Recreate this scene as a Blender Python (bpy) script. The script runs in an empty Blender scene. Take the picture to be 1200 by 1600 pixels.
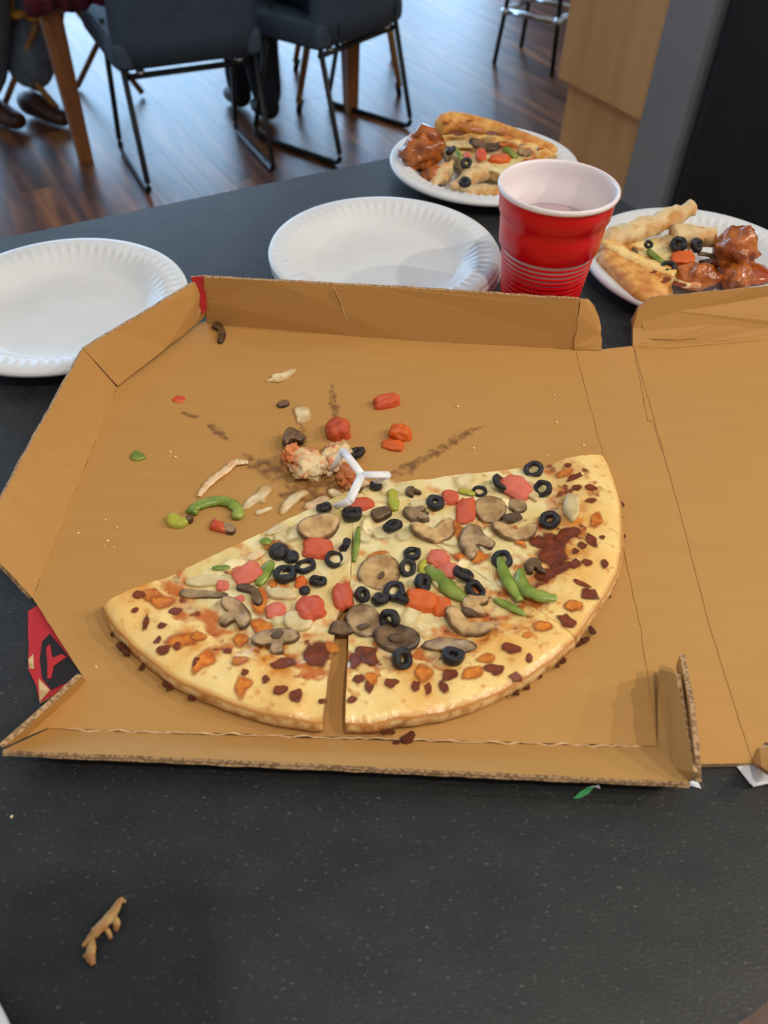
import bpy, bmesh, math, random
from math import sin, cos, pi, radians as R_
from mathutils import Vector, Matrix, Euler, noise
from mathutils.bvhtree import BVHTree
random.seed(7)
S = bpy.context.scene
COL = S.collection
V = Vector

# ------------------------------------------------------------------ camera
F_PX, PITCH, ROLL, CAM_H = 1244.38, 0.8098, 0.0311, 0.3884
FW = V((0, cos(PITCH), -sin(PITCH)))
RT0 = V((1, 0, 0)); UP0 = RT0.cross(FW)
RT = RT0 * cos(ROLL) + UP0 * sin(ROLL)
UP = -RT0 * sin(ROLL) + UP0 * cos(ROLL)
CP = V((0, 0, CAM_H))
cam = bpy.data.cameras.new('camera'); camo = bpy.data.objects.new('camera', cam); COL.objects.link(camo)
cam.sensor_fit = 'VERTICAL'; cam.sensor_height = 24; cam.sensor_width = 24
cam.lens = F_PX / 1600 * 24; cam.clip_start = 0.01; cam.clip_end = 100
mw = Matrix((RT, UP, -FW)).transposed().to_4x4(); mw.translation = CP
camo.matrix_world = mw
S.camera = camo
cam.dof.use_dof = True; cam.dof.focus_distance = 0.56; cam.dof.aperture_fstop = 6.0

# ------------------------------------------------------------------ world, lamps, exposure
w = bpy.data.worlds.new('room_ambience'); S.world = w; w.use_nodes = True
w.node_tree.nodes['Background'].inputs[0].default_value = (0.88, 0.93, 1.0, 1)
w.node_tree.nodes['Background'].inputs[1].default_value = 0.36
S.view_settings.view_transform = 'Standard'; S.view_settings.look = 'None'
S.view_settings.gamma = 1; S.view_settings.use_curve_mapping = False
S.view_settings.exposure = 0.13

def lamp(loc, power, size, col, aim=(0.05, 0.35, 0)):
    l = bpy.data.lights.new('ceiling_lamp_offscreen', 'AREA'); l.shape = 'DISK'; l.size = size
    l.energy = power; l.color = col
    o = bpy.data.objects.new('ceiling_lamp_offscreen', l); COL.objects.link(o); o.location = loc
    d = V(aim) - V(loc); o.rotation_euler = d.to_track_quat('-Z', 'Y').to_euler()
WARM = (1.0, 0.88, 0.74)
lamp((0.28, -0.38, 1.72), 10.0, 0.06, WARM)
lamp((1.20, -0.08, 1.70), 8.5, 0.045, WARM)
lamp((1.96, 0.42, 1.70), 12.0, 0.045, WARM)
lamp((3.10, 0.85, 1.70), 13, 0.05, WARM)

# ------------------------------------------------------------------ helpers
def lin(c):
    return tuple((x/255/12.92 if x/255 <= 0.04045 else ((x/255+0.055)/1.055)**2.4) for x in c[:3]) + (1,)
def ray(u, v): return FW*F_PX + RT*(u-600) - UP*(v-800)
def PX(u, v, z=0.0):
    d = ray(u, v); return CP + d*((z-CAM_H)/d.z)
def PY(u, v, y):
    d = ray(u, v); return CP + d*(y/d.y)

def tag(o, label=None, cat=None, group=None, kind=None):
    if label: o['label'] = label
    if cat: o['category'] = cat
    if group: o['group'] = group
    if kind: o['kind'] = kind
    return o
def setp(o, parent):
    if parent is not None:
        o.parent = parent
        o.matrix_parent_inverse = MW[parent.name].inverted()
MW = {}
def reg(o):
    l = Matrix.LocRotScale(o.location, o.rotation_euler, o.scale)
    MW[o.name] = l
def empty(name, loc, label=None, cat=None, group=None, rz=0):
    o = bpy.data.objects.new(name, None); COL.objects.link(o); o.location = loc; o.rotation_euler = (0, 0, rz)
    o.empty_display_size = 0.02
    reg(o); return tag(o, label, cat, group)
def mobj(name, me, mats=None, parent=None, loc=(0, 0, 0), rot=(0, 0, 0), scale=(1, 1, 1)):
    """object with world-space placement, optionally parented keeping that placement"""
    o = bpy.data.objects.new(name, me); COL.objects.link(o)
    o.location = loc; o.rotation_euler = rot; o.scale = scale
    if mats is not None and len(me.materials) == 0:
        for m in (mats if isinstance(mats, (list, tuple)) else [mats]): me.materials.append(m)
    reg(o); setp(o, parent)
    return o
def mesh(name, verts, faces, smooth=True, fmat=None, attr=None):
    me = bpy.data.meshes.new(name); me.from_pydata([tuple(v) for v in verts], [], faces)
    if smooth:
        for p in me.polygons: p.use_smooth = True
    if fmat:
        for p, i in zip(me.polygons, fmat): p.material_index = i
    for k, vals in (attr or {}).items():
        a = me.attributes.new(k, 'FLOAT', 'POINT')
        a.data.foreach_set('value', vals)
    me.update(); return me
def recenter(me):
    n = len(me.vertices); c = V((0, 0, 0))
    for v in me.vertices: c += v.co
    c /= n
    for v in me.vertices: v.co -= c
    return c
def cobj(name, me, mats, parent=None):
    c = recenter(me); return mobj(name, me, mats, parent, c)

# ---- materials
def mat(name, col, rough=0.5, col2=None, nscale=20, namt=1.0, bump=0.0, bscale=60, spec=0.5, coat=0.0, coatr=0.1, sss=0.0,
        metal=0.0, stretch=None, trans=0.0, detail=4, lo=0.35, hi=0.65, alpha=1.0, dots=None, sheen=0, randval=0.0, ior=1.45, rot=0.0, bdist=0.002):
    m = bpy.data.materials.new(name); m.use_nodes = True
    N = m.node_tree.nodes; L = m.node_tree.links; b = N['Principled BSDF']
    b.inputs['Roughness'].default_value = rough; b.inputs['Base Color'].default_value = lin(col)
    b.inputs['Specular IOR Level'].default_value = spec; b.inputs['Coat Weight'].default_value = coat
    b.inputs['Coat Roughness'].default_value = coatr; b.inputs['Metallic'].default_value = metal
    b.inputs['Transmission Weight'].default_value = trans; b.inputs['Alpha'].default_value = alpha
    b.inputs['IOR'].default_value = ior
    if sss:
        b.inputs['Subsurface Weight'].default_value = sss; b.inputs['Subsurface Scale'].default_value = 0.004
        b.inputs['Subsurface Radius'].default_value = (1, 0.5, 0.3)
    if sheen: b.inputs['Sheen Weight'].default_value = sheen
    tc = N.new('ShaderNodeTexCoord'); mp = N.new('ShaderNodeMapping'); L.new(tc.outputs['Object'], mp.inputs[0])
    if stretch: mp.inputs['Scale'].default_value = stretch
    mp.inputs['Rotation'].default_value = (0, 0, rot)
    cur = None
    if col2 is not None:
        n = N.new('ShaderNodeTexNoise'); n.inputs['Scale'].default_value = nscale; n.inputs['Detail'].default_value = detail
        L.new(mp.outputs[0], n.inputs['Vector'])
        mr = N.new('ShaderNodeMapRange'); mr.inputs[1].default_value = lo; mr.inputs[2].default_value = hi; mr.inputs[4].default_value = namt
        L.new(n.outputs[0], mr.inputs[0])
        mx = N.new('ShaderNodeMix'); mx.data_type = 'RGBA'
        mx.inputs[6].default_value = lin(col); mx.inputs[7].default_value = lin(col2)
        L.new(mr.outputs[0], mx.inputs[0]); cur = mx.outputs[2]
    if dots:
        dcol, dsc, dth = dots
        n = N.new('ShaderNodeTexNoise'); n.inputs['Scale'].default_value = dsc; n.inputs['Detail'].default_value = 2
        L.new(mp.outputs[0], n.inputs['Vector'])
        mr = N.new('ShaderNodeMapRange'); mr.inputs[1].default_value = dth; mr.inputs[2].default_value = dth+0.06
        L.new(n.outputs[0], mr.inputs[0])
        mx = N.new('ShaderNodeMix'); mx.data_type = 'RGBA'; mx.inputs[6].default_value = lin(col); mx.inputs[7].default_value = lin(dcol)
        if cur: L.new(cur, mx.inputs[6])
        L.new(mr.outputs[0], mx.inputs[0]); cur = mx.outputs[2]
    if randval:
        oi = N.new('ShaderNodeObjectInfo'); hs = N.new('ShaderNodeHueSaturation')
        mr = N.new('ShaderNodeMapRange'); mr.inputs[3].default_value = 1-randval; mr.inputs[4].default_value = 1+randval
        L.new(oi.outputs['Random'], mr.inputs[0]); L.new(mr.outputs[0], hs.inputs['Value'])
        if cur: L.new(cur, hs.inputs['Color'])
        else: hs.inputs['Color'].default_value = lin(col)
        cur = hs.outputs[0]
    if cur: L.new(cur, b.inputs['Base Color'])
    if bump:
        n = N.new('ShaderNodeTexNoise'); n.inputs['Scale'].default_value = bscale; n.inputs['Detail'].default_value = 3
        L.new(mp.outputs[0], n.inputs['Vector'])
        bp = N.new('ShaderNodeBump'); bp.inputs['Strength'].default_value = bump; bp.inputs['Distance'].default_value = bdist
        L.new(n.outputs[0], bp.inputs['Height']); L.new(bp.outputs[0], b.inputs['Normal'])
    return m

M = {}
M['card'] = mat('cardboard', (190, 144, 82), 0.62, (187, 141, 79), 130, bump=0.14, bscale=420, stretch=(0.12, 1, 1), spec=0.3, bdist=0.001)
M['card_wall'] = M['card']
M['card_crease'] = mat('cardboard_torn_fibre', (222, 190, 145), 0.8, (190, 150, 100), 200)
def flute():
    m = mat('corrugated_edge', (150, 115, 75), 0.8)
    N = m.node_tree.nodes; L = m.node_tree.links
    tc = N.new('ShaderNodeTexCoord'); n = N.new('ShaderNodeTexNoise'); n.inputs['Scale'].default_value = 520; n.inputs['Detail'].default_value = 1
    L.new(tc.outputs['Object'], n.inputs['Vector'])
    r = N.new('ShaderNodeValToRGB'); r.color_ramp.elements[0].position = .42; r.color_ramp.elements[0].color = lin((138, 106, 72))
    r.color_ramp.elements[1].position = .54; r.color_ramp.elements[1].color = lin((192, 154, 110))
    L.new(n.outputs[0], r.inputs[0]); L.new(r.outputs[0], N['Principled BSDF'].inputs['Base Color'])
    return m
M['flute'] = flute()
M['table'] = mat('black_laminate', (34, 35, 36), 0.44, (42, 43, 43), 60, bump=0.25, bscale=900, spec=0.5, dots=((84, 87, 87), 760, 0.65), stretch=(0.45, 1, 1), bdist=0.0006)
M['foam'] = mat('white_foam', (224, 226, 226), 0.34, (219, 221, 221), 30, bump=0.05, bscale=500, spec=0.5, sss=0.15)
M['cup_red'] = mat('red_plastic', (214, 8, 26), 0.3, spec=0.35, coat=0.1, sss=0.0)
M['cup_white'] = mat('white_plastic', (236, 226, 226), 0.3, spec=0.5)
M['drink'] = mat('clear_drink', (196, 172, 176), 0.05, spec=0.5)
M['white_plastic'] = mat('pizza_saver_plastic', (240, 238, 236), 0.3, spec=0.5, sss=0.1)
M['olive'] = mat('black_olive', (20, 19, 21), 0.22, (38, 34, 34), 90, spec=0.6, bump=0.3, bscale=250)
M['tomato'] = mat('tomato_flesh', (204, 60, 28), 0.24, (226, 112, 66), 120, bump=0.35, bscale=160, spec=0.6, sss=0.2, randval=0.12)
M['tomato_pink'] = mat('tomato_pink', (218, 92, 68), 0.24, (234, 132, 104), 110, bump=0.35, bscale=180, spec=0.6, sss=0.2)
M['tomato_orange'] = mat('tomato_orange', (218, 84, 22), 0.18, (232, 120, 42), 80, bump=0.3, bscale=150, spec=0.6, sss=0.2)
M['pepper'] = mat('green_pepper', (102, 130, 40), 0.24, (150, 166, 74), 80, bump=0.25, bscale=140, spec=0.6, sss=0.15, randval=0.12)
M['pepper_yellow'] = mat('pale_pepper', (188, 178, 60), 0.25, (160, 170, 60), 90, bump=0.2, spec=0.6)
M['onion'] = mat('cooked_onion', (226, 208, 160), 0.25, (204, 178, 122), 90, bump=0.25, bscale=160, spec=0.6, sss=0.25)
M['scrap'] = mat('cheese_scrap', (232, 206, 156), 0.4, (214, 120, 66), 110, bump=0.5, bscale=170, spec=0.5, sss=0.15, lo=.48, hi=.66)
M['brown_cheese'] = mat('browned_cheese', (122, 60, 24), 0.32, (186, 96, 34), 170, bump=0.5, bscale=260, spec=0.5, randval=0.2, lo=.4, hi=.7)
M['orange_cheese'] = mat('orange_baked_cheese', (206, 118, 38), 0.3, (150, 74, 26), 190, bump=0.5, bscale=260, spec=0.5, lo=.45, hi=.65)
M['char'] = mat('dark_baked_crumb', (84, 40, 18), 0.4, (130, 64, 28), 220, bump=0.6, bscale=300)
M['bread'] = mat('torn_bread', (226, 198, 148), 0.6, (196, 142, 78), 70, bump=0.7, bscale=120, spec=0.3, lo=.45, hi=.68)
M['wing'] = mat('glazed_chicken', (196, 112, 46), 0.22, (136, 62, 22), 90, bump=0.9, bscale=140, spec=0.6, coat=0.35, coatr=0.12, lo=.35, hi=.65)
M['sauce'] = mat('orange_sauce', (196, 104, 24), 0.12, (160, 66, 16), 60, spec=0.6, coat=0.5)
M['golden'] = mat('golden_crust', (232, 176, 94), .5, (196, 122, 52), 90, bump=.4, bscale=150)
M['red_print'] = mat('red_print', (186, 40, 44), 0.5)
M['black_print'] = mat('black_print', (30, 24, 26), 0.5)
M['paper'] = mat('white_paper', (226, 230, 238), 0.5)
M['green_paper'] = mat('green_print_paper', (60, 150, 84), 0.45)
M['grey_fab'] = mat('charcoal_upholstery', (58, 74, 92), 0.65, (66, 82, 100), 40, bump=0.1, bscale=600)
M['black_metal'] = mat('black_metal', (20, 21, 23), 0.4, spec=0.5)
M['chrome'] = mat('chrome', (205, 208, 214), 0.12, metal=1.0)
M['wood_leg'] = mat('orange_wood', (146, 94, 52), 0.45, (126, 78, 42), 14, stretch=(6, 6, 0.6))
M['tan_wood'] = mat('tan_wood', (168, 124, 70), 0.45, (150, 106, 58), 14, stretch=(6, 6, 0.6))
M['yellow_wood'] = mat('yellow_wood', (200, 146, 44), 0.4, (186, 130, 38), 12)
M['maple'] = mat('maple_veneer', (226, 180, 126), 0.42, (212, 160, 106), 5, stretch=(3, 3, 0.35), detail=6)
M['grey_paint'] = mat('grey_paint', (142, 147, 152), 0.6, (138, 143, 148), 6)
M['black_vinyl'] = mat('black_vinyl', (30, 30, 33), 0.5, (34, 34, 37), 9, bump=0.1, bscale=200)
M['jeans'] = mat('grey_denim', (108, 122, 136), 0.8, (88, 100, 114), 20, bump=0.2, bscale=300)
M['navy'] = mat('navy_trousers', (22, 30, 44), 0.8, (28, 36, 50), 30)
M['red_shirt'] = mat('red_shirt', (176, 34, 34), 0.75, (150, 26, 28), 20)
M['brown_leather'] = mat('brown_leather', (70, 42, 30), 0.4, (54, 32, 24), 30)
M['dark_shoe'] = mat('black_shoe', (20, 21, 24), 0.45)
M['skin'] = mat('skin', (206, 154, 126), 0.5, (196, 140, 112), 30, sss=0.1)
M['hair'] = mat('dark_hair', (44, 32, 26), 0.5, (60, 44, 34), 80)
M['wall'] = mat('painted_wall', (176, 170, 160), 0.7, (170, 164, 154), 4)
M['window_frame'] = mat('window_frame', (60, 60, 62), 0.5)
M['bar'] = mat('dark_bar_front', (48, 36, 30), 0.5, (40, 30, 25), 8)

def daylight():
    m = bpy.data.materials.new('daylight_pane'); m.use_nodes = True
    N = m.node_tree.nodes; N.remove(N['Principled BSDF'])
    e = N.new('ShaderNodeEmission'); e.inputs[0].default_value = (0.42, 0.68, 1.0, 1); e.inputs[1].default_value = 7.5
    m.node_tree.links.new(e.outputs[0], N['Material Output'].inputs[0]); return m
M['daylight'] = daylight()

def plank_mat():
    m = mat('walnut_plank', (120, 66, 34), 0.40, spec=0.5, coat=0.3, coatr=0.30)
    N = m.node_tree.nodes; L = m.node_tree.links; b = N['Principled BSDF']
    tc = N.new('ShaderNodeTexCoord'); oi = N.new('ShaderNodeObjectInfo')
    ad = N.new('ShaderNodeVectorMath'); ad.operation = 'MULTIPLY_ADD'; ad.inputs[1].default_value = (1, 1, 1)
    cx = N.new('ShaderNodeCombineXYZ'); mu = N.new('ShaderNodeMath'); mu.operation = 'MULTIPLY'; mu.inputs[1].default_value = 37.0
    L.new(oi.outputs['Random'], mu.inputs[0]); L.new(mu.outputs[0], cx.inputs[0]); L.new(mu.outputs[0], cx.inputs[1])
    L.new(tc.outputs['Object'], ad.inputs[0]); L.new(cx.outputs[0], ad.inputs[2])
    mp = N.new('ShaderNodeMapping'); mp.inputs['Scale'].default_value = (14, 1.6, 1); L.new(ad.outputs[0], mp.inputs[0])
    n = N.new('ShaderNodeTexNoise'); n.inputs['Scale'].default_value = 1.6; n.inputs['Detail'].default_value = 6; n.inputs['Distortion'].default_value = 0.6
    L.new(mp.outputs[0], n.inputs['Vector'])
    r = N.new('ShaderNodeValToRGB'); cr = r.color_ramp
    cr.elements[0].position = .3; cr.elements[0].color = lin((58, 34, 22)); cr.elements[1].position = .72; cr.elements[1].color = lin((166, 108, 62))
    e = cr.elements.new(.5); e.color = lin((108, 66, 40))
    L.new(n.outputs[0], r.inputs[0])
    hs = N.new('ShaderNodeHueSaturation'); mr = N.new('ShaderNodeMapRange'); mr.inputs[3].default_value = .62; mr.inputs[4].default_value = 1.35
    L.new(oi.outputs['Random'], mr.inputs[0]); L.new(mr.outputs[0], hs.inputs['Value']); L.new(r.outputs[0], hs.inputs['Color'])
    L.new(hs.outputs[0], b.inputs['Base Color'])
    return m
M['plank'] = plank_mat()

def rim_mat(name, inner, inner2, rimc, rough=0.35, s=90, a=0.35, bb=0.95, fade=None):
    m = mat(name, inner, rough, inner2, s, bump=0.45, bscale=220, spec=0.5, randval=0.2)
    N = m.node_tree.nodes; L = m.node_tree.links; b = N['Principled BSDF']
    src = b.inputs['Base Color'].links[0].from_socket
    at = N.new('ShaderNodeAttribute'); at.attribute_name = 'rim'
    n = N.new('ShaderNodeTexNoise'); n.inputs['Scale'].default_value = 160
    tc = N.new('ShaderNodeTexCoord'); L.new(tc.outputs['Object'], n.inputs['Vector'])
    m1 = N.new('ShaderNodeMath'); m1.operation = 'MULTIPLY_ADD'; m1.inputs[1].default_value = .5; L.new(n.outputs[0], m1.inputs[0]); L.new(at.outputs['Fac'], m1.inputs[2])
    mr = N.new('ShaderNodeMapRange'); mr.inputs[1].default_value = a+.25; mr.inputs[2].default_value = bb+.25; L.new(m1.outputs[0], mr.inputs[0])
    mx = N.new('ShaderNodeMix'); mx.data_type = 'RGBA'; mx.inputs[7].default_value = lin(rimc)
    L.new(src, mx.inputs[6]); L.new(mr.outputs[0], mx.inputs[0]); L.new(mx.outputs[2], b.inputs['Base Color'])
    if fade:
        fr = N.new('ShaderNodeMapRange'); fr.inputs[1].default_value = fade+.25; fr.inputs[2].default_value = 1.2; fr.inputs[3].default_value = 1; fr.inputs[4].default_value = 0
        L.new(m1.outputs[0], fr.inputs[0]); L.new(fr.outputs[0], b.inputs['Alpha'])
    return m
M['mush_tan'] = rim_mat('mushroom_tan', (204, 170, 116), (160, 122, 76), (86, 58, 36), s=130, a=.84, bb=1.04)
M['mush_dark'] = rim_mat('mushroom_dark', (128, 100, 68), (78, 58, 42), (54, 38, 28), s=120, a=.8, bb=1.04)
M['mush_grey'] = rim_mat('mushroom_grey', (186, 156, 114), (128, 100, 70), (74, 54, 38), s=120, a=.82, bb=1.04)
M['brown_cheese'] = rim_mat('browned_cheese', (136, 62, 22), (96, 38, 14), (112, 48, 16), .5, 200, a=.3, bb=.8, fade=.72)
M['orange_cheese'] = rim_mat('orange_baked_cheese', (220, 136, 44), (186, 92, 24), (160, 76, 22), .48, 240, a=.5, bb=1.0, fade=.6)
M['orange_cheese_solid'] = rim_mat('orange_sauce_crumb', (222, 142, 84), (196, 106, 52), (186, 104, 54), .36, 200, a=.5)
M['cheese_pink2'] = mat('torn_cheese_strip', (236, 204, 158), .4, (224, 150, 96), 120, bump=.5, bscale=170, lo=.5, hi=.66)
M['melt'] = rim_mat('melted_cheese', (238, 226, 176), (230, 204, 140), (232, 208, 146), .25, 150, a=.5, fade=.5)

def pizza_mat():
    m = mat('pizza_top', (230, 200, 130), 0.36, spec=0.5)
    N = m.node_tree.nodes; L = m.node_tree.links; b = N['Principled BSDF']
    tc = N.new('ShaderNodeTexCoord')
    def nz(scale, det=3):
        n = N.new('ShaderNodeTexNoise'); n.inputs['Scale'].default_value = scale; n.inputs['Detail'].default_value = det
        L.new(tc.outputs['Object'], n.inputs['Vector']); return n.outputs[0]
    def rng(src, a, bb, o0=0, o1=1):
        r = N.new('ShaderNodeMapRange'); r.inputs[1].default_value = a; r.inputs[2].default_value = bb; r.inputs[3].default_value = o0; r.inputs[4].default_value = o1
        L.new(src, r.inputs[0]); return r.outputs[0]
    def mix(f, a, bb):
        x = N.new('ShaderNodeMix'); x.data_type = 'RGBA'
        L.new(f, x.inputs[0])
        for i, c in ((6, a), (7, bb)):
            if isinstance(c, tuple): x.inputs[i].default_value = lin(c)
            else: L.new(c, x.inputs[i])
        return x.outputs[2]
    def mth(op, a, bb):
        x = N.new('ShaderNodeMath'); x.operation = op
        for i, c in ((0, a), (1, bb)):
            if isinstance(c, (int, float)): x.inputs[i].default_value = c
            else: L.new(c, x.inputs[i])
        return x.outputs[0]
    at = N.new('ShaderNodeAttribute'); at.attribute_name = 'rho'; rho = at.outputs['Fac']
    sd = N.new('ShaderNodeAttribute'); sd.attribute_name = 'side'
    n1, n2, n3, n4 = nz(45), nz(75, 4), nz(24), nz(170, 4)
    cheese = mix(rng(n1, .4, .62), (240, 226, 172), (230, 204, 132))
    cheese = mix(rng(n2, .56, .7), cheese, (216, 146, 72))
    cheese = mix(rng(nz(38, 4), .60, .72), cheese, (190, 92, 44))
    crust = mix(rng(n3, .35, .7), (250, 220, 146), (238, 186, 100))
    crust = mix(rng(n4, .58, .75), crust, (214, 146, 66))
    crust = mix(mth('MULTIPLY', rng(nz(55, 4), .5, .66), rng(rho, .97, .86)), crust, (218, 140, 52))
    ring = mix(rng(n2, .40, .56), (232, 192, 120), (198, 112, 48))
    ring = mix(rng(nz(110, 4), .54, .62), ring, (134, 66, 28))
    rw = mth('ADD', rho, rng(nz(60, 3), .3, .7, -.09, .09))
    c = mix(rng(rw, .70, .77), cheese, ring)
    c = mix(rng(rw, .83, .86), c, crust)
    c = mix(rng(rho, .985, 1.0), c, (206, 146, 78))
    sidec = mix(rng(n4, .4, .65), (226, 192, 132), (178, 118, 62))
    c = mix(rng(sd.outputs['Fac'], .2, .8), c, sidec)
    L.new(c, b.inputs['Base Color'])
    rr = mix(rng(rho, .78, .86), (70, 70, 70), (140, 140, 140))
    L.new(rr, b.inputs['Roughness'])
    bp = N.new('ShaderNodeBump'); bp.inputs['Strength'].default_value = .45; bp.inputs['Distance'].default_value = .002
    L.new(mth('ADD', n2, mth('MULTIPLY', n4, .5)), bp.inputs['Height']); L.new(bp.outputs[0], b.inputs['Normal'])
    return m
M['pizza'] = pizza_mat()
def grease_mat():
    m = bpy.data.materials.new('grease_film'); m.use_nodes = True
    N = m.node_tree.nodes; L = m.node_tree.links; b = N['Principled BSDF']
    b.inputs['Base Color'].default_value = lin((128, 84, 46)); b.inputs['Roughness'].default_value = .16
    b.inputs['Specular IOR Level'].default_value = .7
    tc = N.new('ShaderNodeTexCoord'); n = N.new('ShaderNodeTexNoise'); n.inputs['Scale'].default_value = 160; n.inputs['Detail'].default_value = 3
    L.new(tc.outputs['Object'], n.inputs['Vector'])
    at = N.new('ShaderNodeAttribute'); at.attribute_name = 'rim'
    mr = N.new('ShaderNodeMapRange'); mr.inputs[1].default_value = .38; mr.inputs[2].default_value = .62; mr.inputs[3].default_value = .05; mr.inputs[4].default_value = .6
    L.new(n.outputs[0], mr.inputs[0])
    f = N.new('ShaderNodeMapRange'); f.inputs[1].default_value = 1; f.inputs[2].default_value = .5; L.new(at.outputs['Fac'], f.inputs[0])
    mu = N.new('ShaderNodeMath'); mu.operation = 'MULTIPLY'; L.new(mr.outputs[0], mu.inputs[0]); L.new(f.outputs[0], mu.inputs[1]); L.new(mu.outputs[0], b.inputs['Alpha'])
    bp = N.new('ShaderNodeBump'); bp.inputs['Strength'].default_value = .7; bp.inputs['Distance'].default_value = .002; L.new(n.outputs[0], bp.inputs['Height']); L.new(bp.outputs[0], b.inputs['Normal'])
    return m
M['grease'] = grease_mat()
def plaid_mat():
    m = mat('dark_red_plaid', (96, 26, 40), 0.85)
    N = m.node_tree.nodes; L = m.node_tree.links; b = N['Principled BSDF']
    tc = N.new('ShaderNodeTexCoord'); sx = N.new('ShaderNodeSeparateXYZ'); L.new(tc.outputs['Object'], sx.inputs[0])
    outs = []
    for ch, k in ((0, 55), (2, 55)):
        mu = N.new('ShaderNodeMath'); mu.operation = 'MULTIPLY'; mu.inputs[1].default_value = k; L.new(sx.outputs[ch], mu.inputs[0])
        fr = N.new('ShaderNodeMath'); fr.operation = 'FRACT'; L.new(mu.outputs[0], fr.inputs[0])
        gt = N.new('ShaderNodeMath'); gt.operation = 'GREATER_THAN'; gt.inputs[1].default_value = .5; L.new(fr.outputs[0], gt.inputs[0]); outs.append(gt.outputs[0])
    ad = N.new('ShaderNodeMath'); ad.operation = 'ADD'; L.new(outs[0], ad.inputs[0]); L.new(outs[1], ad.inputs[1])
    r = N.new('ShaderNodeValToRGB'); r.color_ramp.elements[0].color = lin((104, 28, 44)); r.color_ramp.elements[1].color = lin((58, 24, 38)); 
    dv = N.new('ShaderNodeMath'); dv.operation = 'MULTIPLY'; dv.inputs[1].default_value = .5; L.new(ad.outputs[0], dv.inputs[0]); L.new(dv.outputs[0], r.inputs[0])
    L.new(r.outputs[0], b.inputs['Base Color']); return m
M['plaid'] = plaid_mat()

# ---- geometry
def nv(p, s, amp):
    return noise.noise(V(p)*s)*amp
def lathe_mesh(name, prof, seg=48, mod=None, mi=None, closed=False):
    """prof [(r,z)], mod(i, theta, r, z) -> (r, z)"""
    vs, fs, fm = [], [], []
    n = len(prof)
    for k in range(seg):
        t = 2*pi*k/seg
        for i, (r, z) in enumerate(prof):
            if mod: r, z = mod(i, t, r, z)
            vs.append((r*cos(t), r*sin(t), z))
    for k in range(seg):
        k2 = (k+1) % seg
        for i in range(n if closed else n-1):
            i2 = (i+1) % n
            fs.append((k*n+i, k2*n+i, k2*n+i2, k*n+i2)); fm.append(mi[i] if mi else 0)
    return mesh(name, vs, fs, True, fm)
def fillet(pts, r, n=4):
    out = [V(pts[0])]
    for a, b, c in zip(pts, pts[1:], pts[2:]):
        a, b, c = V(a), V(b), V(c)
        d1 = min(r, (a-b).length*.45); d2 = min(r, (c-b).length*.45)
        p = b + (a-b).normalized()*d1; q = b + (c-b).normalized()*d2
        for i in range(n+1):
            t = i/n; out.append(p*(1-t)**2 + b*2*t*(1-t) + q*t*t)
    out.append(V(pts[-1])); return out
def sweep_mesh(name, pts, rad, seg=8, flat=1.0, upv=V((0, 0, 1)), cap=True, attr=False):
    """tube along pts; rad number or list; flat: thickness ratio along the up side"""
    pts = [V(p) for p in pts]; n = len(pts); vs, fs = [], []
    rads = rad if isinstance(rad, (list, tuple)) else [rad]*n
    for i, p in enumerate(pts):
        t = (pts[min(i+1, n-1)] - pts[max(i-1, 0)]).normalized()
        s = t.cross(upv)
        if s.length < 1e-3: s = t.cross(V((1, 0, 0)))
        s.normalize(); u = s.cross(t)
        for k in range(seg):
            a = 2*pi*k/seg
            vs.append(p + s*(cos(a)*rads[i]) + u*(sin(a)*rads[i]*flat))
    for i in range(n-1):
        for k in range(seg):
            k2 = (k+1) % seg
            fs.append((i*seg+k, i*seg+k2, (i+1)*seg+k2, (i+1)*seg+k))
    if cap:
        fs.append(tuple(range(seg-1, -1, -1))); fs.append(tuple((n-1)*seg+k for k in range(seg)))
    return mesh(name, vs, fs)
def tube(name, pts, rad, m, parent=None, seg=8, fil=0, flat=1.0):
    if fil: pts = fillet(pts, fil)
    return cobj(name, sweep_mesh(name, pts, rad, seg, flat), m, parent)
def box_mesh(name, x0, x1, y0, y1, z0, z1, bev=0.0, seg=2):
    bm = bmesh.new(); bmesh.ops.create_cube(bm, size=1)
    for v in bm.verts:
        v.co = V((x0+(v.co.x+.5)*(x1-x0), y0+(v.co.y+.5)*(y1-y0), z0+(v.co.z+.5)*(z1-z0)))
    if bev: bmesh.ops.bevel(bm, geom=bm.edges[:], offset=bev, segments=seg, affect='EDGES', profile=.6)
    me = bpy.data.meshes.new(name); bm.to_mesh(me); bm.free(); return me
def lump_mesh(name, sx, sy, sz, amp=.25, freq=1.6, sub=3, seed=0, power=2.0):
    bm = bmesh.new(); bmesh.ops.create_icosphere(bm, subdivisions=sub, radius=1)
    off = V((seed*3.1, seed*1.7, seed*2.3))
    for v in bm.verts:
        d = v.co.normalized()
        if power != 2.0:
            k = (abs(d.x)**power + abs(d.y)**power + abs(d.z)**power)**(-1/power); d = d*k
        f = 1 + noise.noise(d*freq+off)*amp + noise.noise(d*freq*2.7+off)*amp*.4
        v.co = V((d.x*sx*f, d.y*sy*f, d.z*sz*f))
    for f in bm.faces: f.smooth = True
    me = bpy.data.meshes.new(name); bm.to_mesh(me); bm.free(); return me
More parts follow.
